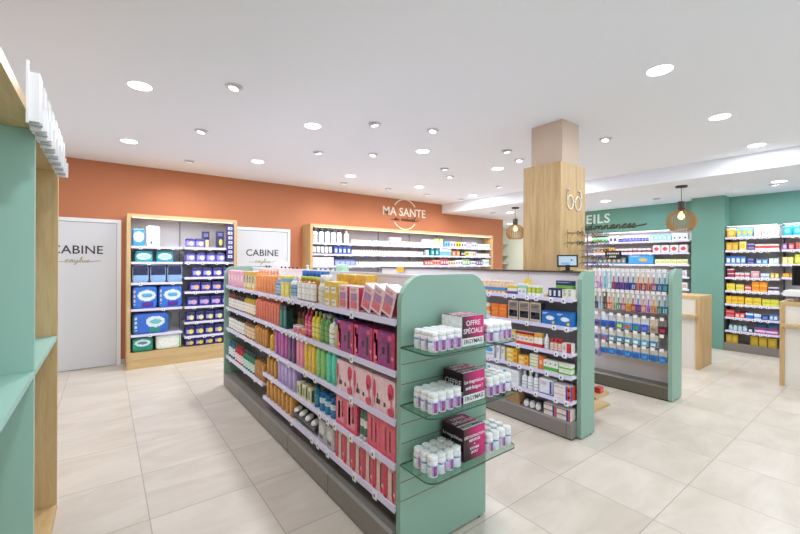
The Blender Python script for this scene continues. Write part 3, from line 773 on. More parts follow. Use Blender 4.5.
# lowest shelf
g1(4, 3.66, 3.0, bottle(.08, .19, '#cc8e30', '#b87424', None, shape='soft', caph=.1), 'refill_bottle', 'broad amber refill bottle', 'bottle')
soap = None
def soap_dish():
    mb = MB(); mb.box(-.05, .05, 0, .09, 0, .035, C('#1c1a1e')); mb.lathe([(.034, .0352), (.036, .043), (.03, .052), (.008, .056)], C('#eceae6', .5), 16, 0, .045)
    return dict(w=.1, d=.09, h=.056, parts=[('soap', mb.mesh('boxed_soap'))])
SD = soap_dish()
for i in range(4):
    put(SD, 'boxed_soap', (1.215, 2.96-.108*i, .2686+.026), -PI/2, 'round white soap in a tilted black tray on the lowest shelf of the front gondola', 'soap', 'white soaps in black trays', tilt=(.5, 0))
for i in range(4):
    put(SD, 'boxed_soap', (1.31, 2.96-.108*i, .2686+.075), -PI/2, 'round white soap in a tilted black tray on the lowest shelf of the front gondola', 'soap', 'white soaps in black trays', tilt=(.5, 0))
g1(4, 2.54, 2.29, softpack(.115, .06, .155, '#b9b4b8', patch='#d8d5d8', pc=(.5, .6, .3, .2), patch2='#58545c', p2=(.2, .7, .2, .36)), 'refill_pouch', 'translucent grey pouch', 'pouch')
g1(4, 2.27, 1.61, carton(.105, .07, .19, '#f0c6bc', (('r', 0, .3, 0, 1, '#d83058'), ('r', .3, .36, .1, .9, '#7a2034'), ('r', .7, .82, .15, .85, '#4a1c24'), ('ov', .85, .12, .12, .1, '#d82048'), ('ov', .1, .1, .12, .1, '#d82048'), ('s', .1, .9, .05, .95, '#b93a58'), ('r', .82, 1, .3, 1, '#d44a64'))), 'gift_set', 'cream and crimson gift set', 'box', n=6)
# back side of the top shelf: bottles rising above the centre panel
G1B = Front('X', 1.60, 'front gondola')
g1b = lambda a0, a1, K, name, desc, cat, **k: run(G1B, 1.233, a0, a1, K, name, desc, cat, shelf='the rear side top shelf', back=.0, **k)
g1b(5.0, 4.78, bottle(.055, .245, '#e6c8cc', '#1c1418', None), 'rear_bottle', 'pale bottle with black cap', 'bottle', gap=.03)
g1b(4.47, 3.9, bottle(.06, .24, '#f0e6ea', '#2a2024', None), 'rear_bottle', 'white bottle with dark cap', 'bottle', gap=.05)
dm = MB(); dm.lathe([(.11, 0), (.115, .16), (.115, .2), (.10, .255), (.07, .29), (.03, .308), (.004, .312)], C('#f3c6dc', .6), 20, 0, 0)
o = tag(link('shower_puff_bin', dm.mesh('shower_puff_bin'), loc=(1.685, 4.62, 1.2336)), 'pale pink dome rising behind the far end of the front gondola', 'display bin'); o.location.x = 1.70
g1b(3.85, 3.55, bottle(.07, .265, '#cfe6e2', '#dcefec', None), 'rear_bottle', 'mint bottle with pointed pale cap', 'bottle', gap=.16, n=1)
g1b(3.5, 3.1, bottle(.065, .235, '#eef0f2', '#e6ebf2', None), 'rear_bottle', 'white bottle with white cap', 'bottle', gap=.03)
g1b(3.05, 2.93, softpack(.11, .08, .275, '#bfe8cc', patch='#9fd8b4'), 'rear_pack', 'mint green soft pack', 'pack', n=1)

# magnesium display on the glass shelves
def pill_bottle():
    W_ = C('#f2f0f3', .3)
    b = MB(); b.lathe([(.0235, 0), (.0255, .003), (.0255, .068), (.0235, .0725), (.021, .074)], W_, 18)
    c = MB(); c.lathe([(.0225, .0745), (.0236, .0755), (.0236, .094), (.0205, .097)], C('#f6f5f7', .35), 18)
    l = MB(); n = 18; R = .0259
    for i in range(n):
        a0, a1 = 2*PI*i/n, 2*PI*(i+1)/n
        def pt(a, z, r=R): return (r*math.sin(a), -r*math.cos(a), z)
        for z0, z1, cc in ((.007, .020, 0), (.020, .047, 1), (.047, .055, 2), (.055, .062, 3)):
            # label panels: purple field, white field with blue word, pink seam
            if i in (1, 2): m = ['#7c3a86', '#9a4a94', '#5a62ae', '#e8e4f0'][cc] 
            elif i in (0, 3, 12): m = ['#c9a4d2', '#bf98cc', '#a49cd2', '#ded8ea'][cc]
            elif i in (14, 15, 16, 5, 6, 7): m = ['#d8eaf2', '#e9f1f6', '#3f9fcc', '#ece9f1'][cc]
            else: m = ['#f0e4ee', '#e6d8ea', '#c9b4dc', '#ece9f1'][cc]
            l.face([pt(a0, z0), pt(a1, z0), pt(a1, z1), pt(a0, z1)], C(m, .4), True)
    for z0, z1, w_ in ((.027, .031, .3), (.036, .040, .26)):
        l.face([pt(.52-w_, z0, R+.0004), pt(.52+w_, z0, R+.0004), pt(.52+w_, z1, R+.0004), pt(.52-w_, z1, R+.0004)], C('#e8b0c8'))
    return dict(w=.051, d=.051, h=.097, parts=[('pill_bottle', b.mesh('pill_bottle')), ('cap', c.mesh('cap')), ('label', l.mesh('label'))])
PB = pill_bottle()
LV = ['highest', 'middle', 'lowest']
for t, z in enumerate(GZ):
    for side, x0 in (('left', 1.256), ('right', 1.662)):
        gname = 'white supplement bottles %s of the box on the %s glass shelf' % (side, LV[t])
        for i in range(4):
            for j in range(3):
                put(PB, 'supplement_bottle', (x0+.0525*i, 1.385+.0525*j, z+.0006), random.choice((0, 0, -.9, -.8, .3)) if (i+j) % 2 else random.uniform(-.9, -.5), 'small white supplement bottle %s of the promotional box on the %s glass shelf' % (side, LV[t]), 'bottle', gname)
def grad(name, c1, c2):
    m = bpy.data.materials.new(name); m.use_nodes = True; nt = m.node_tree; b = nt.nodes['Principled BSDF']; b.inputs['Roughness'].default_value = .35
    tc = nt.nodes.new('ShaderNodeTexCoord'); sx = nt.nodes.new('ShaderNodeSeparateXYZ'); r = nt.nodes.new('ShaderNodeValToRGB')
    ad = nt.nodes.new('ShaderNodeMath'); ad.operation = 'ADD'; b.inputs['Roughness'].default_value = .3
    r.color_ramp.elements[0].position = .3; r.color_ramp.elements[0].color = lin(c1); r.color_ramp.elements[1].position = 1.0; r.color_ramp.elements[1].color = lin(c2)
    nt.links.new(tc.outputs['Generated'], sx.inputs[0]); nt.links.new(sx.outputs[0], ad.inputs[0])
    hz = nt.nodes.new('ShaderNodeMath'); hz.operation = 'MULTIPLY'; hz.inputs[1].default_value = .35
    nt.links.new(sx.outputs[2], hz.inputs[0]); nt.links.new(hz.outputs[0], ad.inputs[1])
    nt.links.new(ad.outputs[0], r.inputs['Fac']); nt.links.new(r.outputs['Color'], b.inputs['Base Color']); return m
PLUM = grad('plum_print', '#2c0a1c', '#d8147a')
WTX = C('#f6eef2'); GTX = C('#3a3a42')
def promo(x0, x1, y0, y1, z, h, lab, white_side, front, side, top):
    w, d = x1-x0, y1-y0
    r = thing('promotional_box', lab, 'box', (x0+w/2, y0, z+.0006))
    mb = MB(); W_ = C('#f3f1f3'); mb.box(-w/2, w/2, 0, d, 0, h, PLUM)
    part('carton', mb, r)
    e = .0008
    def wpn(pts): p_ = MB(); p_.face(pts, W_); part('white_panel', p_, r)
    if front[0] == 'band': wpn([(-w/2, -e, 0), (w/2, -e, 0), (w/2, -e, h*.27), (-w/2, -e, h*.27)])
    if white_side: wpn([(-w/2-e, d, 0), (-w/2-e, 0, 0), (-w/2-e, 0, h), (-w/2-e, d, h)])
    wpn([(-w/2, .004, h+e), (w/2, .004, h+e), (w/2, d*.33, h+e), (-w/2, d*.33, h+e)])
    for body, s_, zz, m in front[1]: text_on(r, 'lettering', body, s_, m, face_negY(0, -.0015, zz), depth=.0004, offset=.0003)
    for body, s_, zz, m in side: text_on(r, 'lettering', body, s_, m, face_negX(-w/2-.0015, d/2, zz), depth=.0004, offset=.0003)
    for body, s_, yy, m in top: text_on(r, 'lettering', body, s_, m, face_top(0, yy, h+.0015), depth=.0004, offset=.0005)
TOPT = [('ERGYMAG', .036, .014, GTX), ('SPÉCIALE', .036, .072, WTX), ('OFFRE', .036, .112, WTX)]
promo(1.445, 1.608, 1.375, 1.525, GZ[0], .152, 'promotional box with a plain white side, OFFRE SPÉCIALE on its front', True,
      ('band', [('OFFRE', .038, .104, WTX), ('SPÉCIALE', .036, .064, WTX), ('ERGYMAG', .031, .012, GTX)]), [], TOPT)
promo(1.455, 1.618, 1.375, 1.52, GZ[1], .155, 'promotional box with OFFRE on its left side, on the middle glass shelf', False,
      ('band', [('Le magnésium', .026, .100, WTX), ('anti-fatigue !', .026, .068, WTX), ('ERGYMAG', .031, .012, GTX)]), [('OFFRE', .042, .085, WTX), ('SPÉCIALE', .036, .035, WTX)], TOPT)
promo(1.460, 1.622, 1.375, 1.535, GZ[2], .165, 'all plum promotional box with small lines of white print, on the lowest glass shelf', False,
      ('none', [('DÉCONTRACTION', .018, .115, WTX), ('NERVEUSE', .018, .094, WTX), ('•', .03, .068, WTX), ('RYTHME', .018, .052, WTX), ('SPORT', .018, .031, WTX)]), [('Le magnésium', .025, .105, WTX), ('anti-fatigue !', .025, .07, WTX)], TOPT)

# ------------------------------------------------------------------ MIDDLE GONDOLA
g = unit('gondola_shelving', 'middle mint-ended gondola of medicine cartons in front of the oak column', 'shelving', (3.35, 3.4, 0))
Y0, Y1 = 1.752, 5.05
k = MB(); k.add([(3.19, Y0, .014), (3.19, Y0, .138), (3.206, Y0, .152), (3.5, Y0, .152), (3.5, Y0, .014), (3.19, Y1, .014), (3.19, Y1, .138), (3.206, Y1, .152), (3.5, Y1, .152), (3.5, Y1, .014)],
      [(0,1,2,3,4), (9,8,7,6,5), (0,5,6,1), (1,6,7,2), (2,7,8,3), (3,8,9,4), (4,9,5,0)], KICK)
for y in (1.80, 2.7, 3.6, 4.5): k.box(3.1895, 3.1902, y-.0015, y+.0015, .016, .138, KICKD)
k.box(3.2, 3.49, Y0+.005, Y1, 0, .0145, BLACK)
wp('plinth', k, g)
wp('back_panel', bx(3.488, 3.508, Y0, Y1, .152, 1.225, mat('#c4bebe', .5)), g)
wp('upper_panel', bx(3.488, 3.508, Y0, Y1, 1.226, 1.437, mat('#e6e0e2', .5)), g)
wp('top_cap', bx(3.455, 3.51, 1.7505, Y1, 1.438, 1.455, mat('#54433a', .4)), g)
# the near end: mint panel with clipped upper corner
mb = MB(); mb.prism([(3.285, .012), (3.50, .012), (3.50, 1.475), (3.33, 1.475), (3.285, 1.40)], 'Y', 1.712, 1.7505, MINT) if False else mb.prism([(3.275, .012), (3.505, .012), (3.505, 1.455), (3.335, 1.455), (3.275, 1.385)], 'Y', 1.712, 1.7505, MINT)
wp('end_panel', mb, g)
for x in (3.3, 3.46): wp('foot', MB().lathe([(.014, 0), (.014, .012)], BLACK, 10, x, 1.73), g)
Z2 = [1.218, .972, .742, .545, .328]
ht = unit('hanging_tag', 'round yellow tag hanging from the top edge of the middle gondola', 'tag', (3.44, 2.36, 1.34))
wp('disc', MB().box(3.436, 3.444, 2.345, 2.375, 1.345, 1.365, C('#d8b01e')).prism([(2.36+.042*math.cos(2*PI*q/20), 1.34+.03*math.sin(2*PI*q/20)) for q in range(20)], 'X', 3.434, 3.4355, C('#f0d030')), ht)
wp('thread', MB().tube([(3.44, 2.36, 1.36), (3.45, 2.36, 1.457)], .0015, C('#6a665a'), 5), ht)
T2 = [[2.66, 2.45, 2.35, 2.2, 2.1, 1.95, 1.83], [2.6, 2.2, 1.92, 1.8], [2.3, 2.1, 1.9, 1.82], [2.66, 2.55, 2.4, 2.28, 2.15, 1.99, 1.85], [2.33, 2.27, 2.1, 1.9, 1.8]]
for z, t in zip(Z2, T2): shelf_board(g, 'X', 3.195, 3.487, Y0, Y1, z, t)
# a yellow arrow ticket hangs on the top edge
mb = MB(); mb.box(3.450, 3.4545, 4.45, 4.62, 1.385, 1.452, C('#f2b81e')); wp('ticket', mb, g, 'yellow ticket on the top edge')
wb = MB(); wb.box(3.509, 3.76, 1.70, 2.0, .30, .33, WOODX); wp('side_ledge', wb, g, 'small oak ledge at the back')
G2 = Front('X', 3.195, 'middle gondola')
def g2(i, a0, a1, K, name, desc, cat, z=None, **k):
    run(G2, (Z2[i] if z is None else z), a0, a1, K, name, desc, cat, shelf=k.pop('shelf', S(i)), back=k.pop('back', .012), **k)
g2(0, 3.0, 2.46, bottle(.045, .125, '#f0c58c', '#f4f0ea', '#e9e4de', lz=(.45, .75), print_='#e28a3a', neck=.6, split=False), 'serum_bottle', 'small orange and white bottle in the back rows', 'bottle', back=.07, deep=2)
g2(0, 3.0, 2.46, carton(.05, .04, .062, '#f0a548', (('b', .45, .95, '#3c8fd0'), ('r', .2, .8, .05, .3, '#f7e2b0'))), 'plaster_carton', 'small orange carton with blue top', 'box')
g2(0, 2.44, 2.33, carton(.05, .045, .085, '#f2efe8', (('b', .7, 1, '#e6c832'), ('b', 0, .35, '#6a4a9c'))), 'drops_carton', 'white carton with yellow top and purple foot', 'box')
g2(0, 2.32, 2.22, carton(.045, .045, .11, '#e9f0ee', (('b', .6, .85, '#a9d8c4'), ('t', .2, .8, .4, 3, '#7a8a90'))), 'drops_carton', 'white carton with pale green band', 'box')
g2(0, 2.21, 2.07, carton(.04, .04, .10, '#f3f2ea', (('b', .3, .8, '#a8c63c'), ('r', .3, .7, .35, .7, '#f0d848'))), 'drops_carton', 'slim white carton with lime and yellow panel', 'box')
g2(0, 2.05, 1.995, jar(.045, .03, '#e2c24a', '#efe3a8'), 'lozenge_tin', 'little yellow tin', 'tin', n=1)
g2(0, 1.99, 1.86, carton(.04, .08, .085, '#1f2348', (('r', .25, .75, .2, .8, '#e6e6ee'), ('r', .1, .2, .1, .9, '#4a5cb0'))), 'vitamin_carton', 'navy carton with white panel', 'box')
g2(0, 1.855, 1.76, carton(.045, .06, .08, '#ece7dc', (('ov', .5, .5, .3, .25, '#b9c8a0'), ('t', .2, .8, .9, 2, '#7a7060'))), 'tea_carton', 'cream carton with sage print', 'box')
g2(0, 1.98, 1.80, carton(.15, .07, .075, '#232a58', (('b', 0, .45, '#7cb84a'), ('t', .1, .9, .85, 2, '#b9c4e6'))), 'vitamin_box', 'wide navy and green box standing behind the navy cartons', 'box', z=Z2[0], back=.10, n=1, stack=2)
g2(1, 3.0, 2.66, carton(.055, .05, .13, '#efe3d2', (('b', .4, .75, '#f0a03c'), ('r', .2, .8, .1, .35, '#d8c8b8'))), 'vitamin_carton', 'white carton with orange middle', 'box')
g2(1, 2.64, 2.45, carton(.09, .06, .135, '#ee7a26', (('r', .1, .9, .62, .68, '#f5b070'), ('r', .15, .85, .2, .45, '#f08c3c'))), 'vitamin_carton', 'bright orange carton', 'box')
beige = carton(.115, .07, .185, '#cbb9a6', (('r', .08, .92, .55, .93, '#8e8078'), ('r', .08, .92, .16, .52, '#1c1e2c'), ('r', .2, .5, .35, .45, '#4a5a8a'), ('t', .15, .85, .82, 2, '#4a4440'), ('s', 0, 1, 0, 1, '#2a2626')))
g2(1, 2.43, 2.06, beige, 'hair_colour_box', 'tall beige and black box', 'box', n=3)
blue = carton(.138, .10, .125, '#2274c4', (('b', .92, 1, '#1a5a9c'), ('ov', .6, .5, .3, .16, '#e8f0f4'), ('o', .82, .2, .1, '#f2d23c'), ('t', .05, .45, .85, 2, '#dcebf8'), ('r', .4, .8, .42, .5, '#9ac8e0')))
g2(1, 2.05, 1.765, blue, 'test_kit_box', 'wide blue box with a white stick printed on it', 'box', n=2, back=.004)
g2(2, 3.0, 2.34, carton(.05, .04, .125, '#e9e2cc', (('b', .78, 1, '#d8c838'), ('t', .2, .8, .6, 3, '#8a8070'))), 'syrup_carton', 'cream carton with yellow top', 'box')
g2(2, 2.33, 2.14, carton(.043, .045, .125, '#f4e9e2', (('b', .8, 1, '#a81c24'), ('b', .66, .8, '#e8b62c'), ('b', 0, .24, '#e8402c'), ('t', .2, .8, .5, 2, '#c04a40'))), 'syrup_carton', 'white carton with dark red top and red foot', 'box')
g2(2, 2.13, 2.05, carton(.038, .045, .13, '#f6efe6', (('b', .72, 1, '#e6a82a'), ('b', 0, .25, '#d8342a'))), 'syrup_carton', 'white carton with amber top', 'box')
g2(2, 2.04, 1.985, bottle(.042, .135, '#efeff2', '#f4f4f6', '#f6f6f8', print_='#c8ccd8'), 'nasal_bottle', 'single small white bottle between the syrup cartons', 'bottle', n=1)
g2(2, 1.975, 1.86, bottle(.036, .105, '#efb49c', '#c82430', '#f4dcd0', lz=(.1, .65), print_='#e0705a', neck=.75, caph=.3, split=False), 'varnish_bottle', 'coral bottle with red cap', 'bottle', deep=2)
g2(2, 1.855, 1.765, carton(.085, .06, .085, '#f0e6e2', (('r', .5, 1, 0, 1, '#c42834'), ('ov', .25, .5, .12, .2, '#d8a0a0'))), 'plaster_box', 'half white half red box', 'box', n=1)
g2(3, 3.0, 2.60, carton(.12, .06, .13, '#eef0f4', (('ov', .5, .6, .4, .2, '#4aa8e0'), ('t', .1, .9, .28, 2, '#9aa8b8'))), 'dressing_box', 'white box with blue swoosh', 'box')
g2(3, 2.58, 2.46, carton(.04, .06, .135, '#efedf0', (('t', .2, .8, .8, 5, '#a8a4b0'),)), 'dressing_box', 'slim plain white box', 'box')
g2(3, 2.45, 2.32, carton(.12, .06, .045, '#eec43a', (('r', .1, .6, .2, .8, '#f2dfa0'), ('r', .75, .95, .2, .8, '#e07a2c'))), 'throat_tablet_box', 'flat yellow box', 'box', stack=3)
g2(3, 2.31, 2.19, carton(.11, .06, .045, '#f2b23c', (('r', .1, .55, .2, .8, '#f6d89a'), ('o', .82, .5, .08, '#c83020'))), 'throat_tablet_box', 'flat amber box with a red dot', 'box', stack=2)
g2(3, 2.18, 2.09, carton(.085, .06, .03, '#eeece0', (('b', .3, .6, '#b8c878'),)), 'patch_box', 'thin white box with green line', 'box', stack=4)
g2(3, 2.085, 2.04, carton(.045, .06, .12, '#ef7a3a', (('r', .2, .8, .4, .7, '#f6c090'),)), 'patch_box', 'single orange box beside the thin white boxes', 'box', n=1)
g2(3, 2.035, 1.89, carton(.045, .06, .10, '#f0f2e8', (('b', .1, .4, '#5cb84a'), ('ov', .5, .75, .2, .1, '#9aa890'))), 'herbal_carton', 'white carton with green foot', 'box')
g2(3, 1.885, 1.765, carton(.115, .06, .05, '#eef0e2', (('b', .1, .4, '#78c050'), ('t', .1, .9, .8, 1, '#6a8a5a'))), 'herbal_box', 'flat cream box with green stripe', 'box', stack=2)
g2(4, 2.9, 2.30, carton(.19, .08, .145, '#eef0f4', (('r', .06, .24, .7, .86, '#48c0d4'), ('r', .06, .24, .42, .58, '#48c0d4'), ('r', .45, .9, .2, .8, '#e2e8ee'))), 'compress_box', 'large white box with turquoise marks', 'box', n=3)
g2(4, 2.28, 2.09, bottle(.055, .17, '#eff1f6', '#e6e8ee', '#f4f5f8', lz=(.08, .5), print_='#3a70c8', neck=.45, caph=.25), 'spray_bottle', 'white spray bottle with blue print', 'bottle', n=3)
g2(4, 2.08, 1.94, carton(.13, .08, .14, '#eceaf0', (('r', .1, .55, .6, .85, '#c8c4d0'), ('b', 0, .08, '#3a60b0'), ('r', .8, .95, .1, .9, '#2848b0'))), 'compress_box', 'white box with dark blue stripe', 'box', n=1)
colg = carton(.155, .09, .062, '#efe6e4', (('r', .72, .82, 0, 1, '#2440a8'), ('r', .82, 1, 0, 1, '#ea5a3c'), ('r', .85, .95, .3, .7, '#f4f0ee'), ('t', .08, .65, .7, 2, '#9a8a96'), ('s', 0, .25, 0, 1, '#2440a8'), ('s', .25, 1, 0, 1, '#e04a34')))
g2(4, 1.93, 1.77, colg, 'toothpaste_box', 'long white box with blue and orange end', 'box', n=1, stack=2)
g2(4, 2.75, 2.57, carton(.17, .08, .10, '#a58a6a', ()), 'cardboard_box', 'plain cardboard box', 'box', z=.152, shelf='the plinth', n=1)
g2(4, 2.47, 2.29, carton(.17, .10, .115, '#9c7a52', ()), 'cardboard_box', 'brown cardboard box under the turquoise marked boxes', 'box', z=.152, shelf='the plinth', n=1)
rl = MB()
pr_ = [(.0, 0), (.022, .004), (.026, .02), (.026, .09), (.022, .10), (.006, .104)]
rl.lathe(pr_[1:], C('#e6e4e6', .6), 12)
RL = rl.mesh('bandage_roll'); RL.transform(Matrix.Rotation(PI/2, 4, 'Y')); RL.transform(Matrix.Rotation(.5, 4, 'Z')); RL.transform(Matrix.Translation((0, 0, .0265)))
for y in (2.22, 2.155, 2.09):
    tag(link('bandage_roll', RL, loc=(3.215, y, .1526)), 'white bandage roll lying on the plinth of the middle gondola', 'bandage', 'white rolls on the plinth')
g2(4, 2.03, 1.77, carton(.125, .09, .05, '#e4dcd8', (('r', .7, .85, 0, 1, '#2a3a90'), ('r', .85, 1, 0, 1, '#c84a3c'), ('r', 0, .7, .7, 1, '#a8887c'), ('t', .08, .6, .5, 1, '#8a7a80'))), 'toothpaste_box', 'short white box with navy and red end', 'box', z=.152, shelf='the plinth', n=2, stack=2)
put(carton(.07, .05, .05, '#c02c28', (('r', .2, .8, .2, .8, '#d8584c'),)), 'sample_box', (3.66, 1.72, .3306), 0, 'small red box on the oak ledge behind the middle gondola', 'box')

# ------------------------------------------------------------------ COLUMN, TABLET, EYEWEAR
c = unit('column', 'square oak-clad column with a slimmer beige top and a white spectacles emblem', 'column', (3.75, 2.24, 0))
wp('cladding', bx(3.52, 3.99, 2.055, 2.475, 0, 2.525, WOOD), c)
wp('upper_shaft', bx(3.605, 3.92, 2.09, 2.44, 2.525, 2.959, mat('#d3bca9', .6)), c, 'beige painted upper part')
lg = MB(); WI = mat('#f0ece2', .4)
def ell(cx, cz, rx, rz_): return [(cx+rx*math.cos(2*PI*k_/24), 2.048, cz+rz_*math.sin(2*PI*k_/24)) for k_ in range(25)]
lg.tube(ell(3.685, 2.135, .055, .068), .008, WI); lg.tube(ell(3.835, 2.135, .055, .068), .008, WI)
lg.tube([(3.74, 2.048, 2.14), (3.76, 2.048, 2.15), (3.78, 2.048, 2.14)], .007, WI)
lg.tube([(3.63, 2.048, 2.13), (3.62, 2.048, 2.2), (3.63, 2.048, 2.26), (3.655, 2.048, 2.268), (3.665, 2.048, 2.25)], .007, WI)
lg.tube([(3.89, 2.048, 2.13), (3.898, 2.048, 2.2), (3.885, 2.048, 2.265), (3.86, 2.048, 2.268), (3.85, 2.048, 2.25)], .007, WI)
wp('spectacles_emblem', lg, c, 'white raised spectacles outline')
t = thing('tablet', 'small black-framed tablet on the middle gondola top beside the column', 'tablet', (3.46, 1.945, 1.456), -.95)
tm = Matrix.Rotation(-.22, 4, 'X')
b = MB(); b.bbox(-.098, .098, -.006, .006, .040, .165, BLACK, .003); me = b.mesh('housing'); me.transform(tm); link('housing', me, t); t.scale = (.94, .94, .94)
b = MB(); b.box(-.082, .082, -.0075, -.0062, .056, .149, mat('#a9bccd', .2, emit=.25)); me = b.mesh('screen'); me.transform(tm); sc_ = link('screen', me, t)
b = MB(); b.box(-.06, .02, -.0085, -.0077, .062, .085, mat('#86a2c4', .2, emit=.2)); b.box(.03, .045, -.0085, -.0077, .1, .12, mat('#4a74b0', .2, emit=.2)); me = b.mesh('screen_content'); me.transform(tm); link('screen_content', me, sc_)
b = MB(); b.box(-.05, .05, -.02, .06, 0, .006, BLACK); b.box(-.02, .02, .0, .05, .006, .06, BLACK); link('stand', b.mesh('stand'), t)
tag(link('leaflet_pile', MB().box(-.06, .06, -.03, .03, 0, .012, C('#e6d9a0')).mesh('leaflet_pile'), loc=(3.49, 1.80, 1.4556), rz=-1.57), 'pile of cream leaflets in front of the tablet', 'leaflets')
# eyewear rack: clear bar with arms on the column front
def rack(name, x, y0, y1, z0, z1, levels, lab):
    r = unit(name, lab, 'eyewear rack', (x, y1, z0))
    wp('bar', MB().box(x-.004, x+.004, y1-.008, y1-.001, z0, z1, mat('#b9a88a', .3)), r)
    for z in levels: wp('arm', MB().tube([(x-.05, y1-.012, z), (x-.05, y0, z), (x-.05, y0, z+.012)], .003, mat('#8c8880', .3, .8)), r) if False else wp('arm', MB().tube([(x, y1-.01, z), (x, y0, z)], .004, mat('#8c8880', .3, .8)), r)
    return r
lv = (1.53, 1.59, 1.66, 1.73, 1.81)
rack('eyewear_rack', 3.645, 1.93, 2.055, 1.68, 1.86, (1.725, 1.82), 'slim eyewear rack on the front of the oak column, left')
rack('eyewear_rack', 3.93, 1.93, 2.055, 1.48, 1.90, lv, 'slim eyewear rack on the front of the oak column, right edge')
def specs(col, lens):
    m = C(col, .25); mb = MB()
    for sx in (-1, 1):
        mb.tube([(sx*.034+.026*math.cos(2*PI*q/16), -.001, .02*math.sin(2*PI*q/16)) for q in range(17)], .0028, m, 5)
        mb.tube([(sx*.06, 0, .008), (sx*.066, .004, .008), (sx*.068, .10, .006), (sx*.066, .125, -.012)], .0025, m, 5)
    mb.tube([(-.008, 0, .006), (0, -.002, .01), (.008, 0, .006)], .0028, m, 5)
    L = MB()
    for sx in (-1, 1): L.face([(sx*.034+.024*math.cos(2*PI*q/16), -.001, .018*math.sin(2*PI*q/16)) for q in range(16)], glass_mat('lens_'+col[1:], lens, .12))
    return mb.mesh('frame'), L.mesh('lenses')
scol = [('#201c22', '#d8dce0', 'black'), ('#8c2f2a', '#e6dcd8', 'dark red'), ('#2f3f7c', '#d8dcf0', 'navy blue'), ('#7a5330', '#e0d4c4', 'tortoise brown'), ('#b9b6c4', '#e8e8f0', 'pale grey')]
for q, (x, nm, ls) in enumerate(((3.645, 'left', (1.725, 1.82)), (3.93, 'right', lv))):
    for i, z in enumerate(ls):
        cc = scol[(i+q*2) % 5] if q else scol[i*3]; f, l = specs(cc[0], cc[1])
        o = tag(link('spectacles', f, loc=(x, 1.925, z-.002)), '%s spectacles on the %s eyewear rack of the oak column, %s from the bottom' % (cc[2], nm, col_name(i)), 'spectacles')
        link('lenses', l, o)
# floor stand with more frames beside the column
r = unit('eyewear_stand', 'slim floor stand crowded with spectacles right of the oak column', 'display stand', (4.17, 2.12, 0))
sx, sy = 4.17, 2.12
wp('base', MB().box(4.0, 4.34, 1.95, 2.3, 0, .02, WOODX).box(4.16, 4.18, 2.11, 2.13, .02, .03, WOODX), r)
wp('pole', MB().lathe([(.006, .03), (.006, 1.88)], mat('#5a565c', .3, .6), 12, sx, sy), r)
k_ = 0
for i in range(5):
    z = 1.50+i*.085
    for q in (-.075, .075):
        wp('arm', MB().tube([(sx, sy, z), (sx+q, sy-.03, z), (sx+q, sy-.16, z)], .003, mat('#8c8880', .3, .8)), r)
        cc = scol[(i*2+(q > 0)) % 5]; f, l = specs(cc[0], cc[1])
        o = tag(link('spectacles', f, loc=(sx+q, sy-.165, z-.002)), '%s spectacles on the %s side of the floor stand, %s from the bottom' % (cc[2], 'right' if q > 0 else 'left', col_name(i)), 'spectacles')
        link('lenses', l, o)
# ------------------------------------------------------------------ TOOTHBRUSH GONDOLA
g = unit('gondola_shelving', 'mint-ended peg gondola hung with toothbrush packs, in front of the counter', 'shelving', (5.1, 2.6, 0))
Y0, Y1 = 1.612, 3.6
k = MB(); k.add([(4.955, Y0, .014), (4.955, Y0, .14), (4.972, Y0, .155), (5.24, Y0, .155), (5.24, Y0, .014), (4.955, Y1, .014), (4.955, Y1, .14), (4.972, Y1, .155), (5.24, Y1, .155), (5.24, Y1, .014)],
      [(0,1,2,3,4), (9,8,7,6,5), (0,5,6,1), (1,6,7,2), (2,7,8,3), (3,8,9,4), (4,9,5,0)], mat('#5f5b50', .35))
k.box(4.97, 5.23, Y0+.005, Y1, 0, .0145, BLACK); wp('plinth', k, g)
k = MB(); k.box(4.9545, 4.9552, 1.657, 1.66, .016, .14, KICKD); wp('joint', k, g)
wp('back_panel', bx(5.14, 5.17, Y0, Y1, .155, 1.45, mat('#c9c5ca', .3, .3)), g)
mb = MB(); poly = [(4.955, .012), (5.245, .012), (5.245, 1.47)]
for q in range(9):
    a = PI/2*q/8; poly.append((5.13-.175*math.sin(a), 1.30+.17*math.cos(a)))
mb.prism(poly, 'Y', 1.572, 1.611, MINT); wp('end_panel', mb, g)
PX = 5.0
rows = [1.44, 1.185, .895, .705, .545]
hk = {}
for i, z in enumerate(rows):
    n = 15 if i < 2 else 9
    for y in rng(2.46, 1.635, n):
        h = wp('hook', MB().tube([(5.14, y, z), (PX-.012, y, z), (PX-.016, y, z+.008)], .0025, mat('#b9b9bf', .25, .9), 5), g)
        wp('hook_ticket', MB().box(PX-.026, PX-.018, y-.021, y+.021, z-.012, z+.024, TAGW), h)
@kind
def brushcard(w, h, card, stick, foot, dark):
    mb = MB(); t = .003
    mb.box(-w/2, w/2, 0, t, -h, 0, C(card))
    mb.box(-w/2, w/2, -.0008, 0, -h, -h*.62, C(foot))
    mb.box(-w*.3, w*.3, -.0016, -.0008, -h*.95, -h*.72, C(dark))
    b = MB(); b.bbox(-.005, .005, -.013, -.002, -h*.95, -h*.3, C(stick, .25), .003); b.bbox(-.008, .008, -.016, -.002, -h*.3, -h*.12, C('#f2f2f6'), .003)
    return dict(w=w, d=.016, h=h, parts=[('card', mb.mesh('blister_card')), ('toothbrush', b.mesh('toothbrush'))])
@kind
def cuppack(w, h, base, top, mark):
    mb = MB(); mb.box(-w/2, w/2, 0, .003, -h, 0, C(top))
    mb.bbox(-w*.46, w*.46, -.022, 0, -h*.96, -h*.45, C(base, .25), .006)
    mb.box(-w*.3, w*.3, -.0228, -.022, -h*.85, -h*.62, C(mark))
    return dict(w=w, d=.025, h=h, parts=[('pack', mb.mesh('hanging_pack'))])
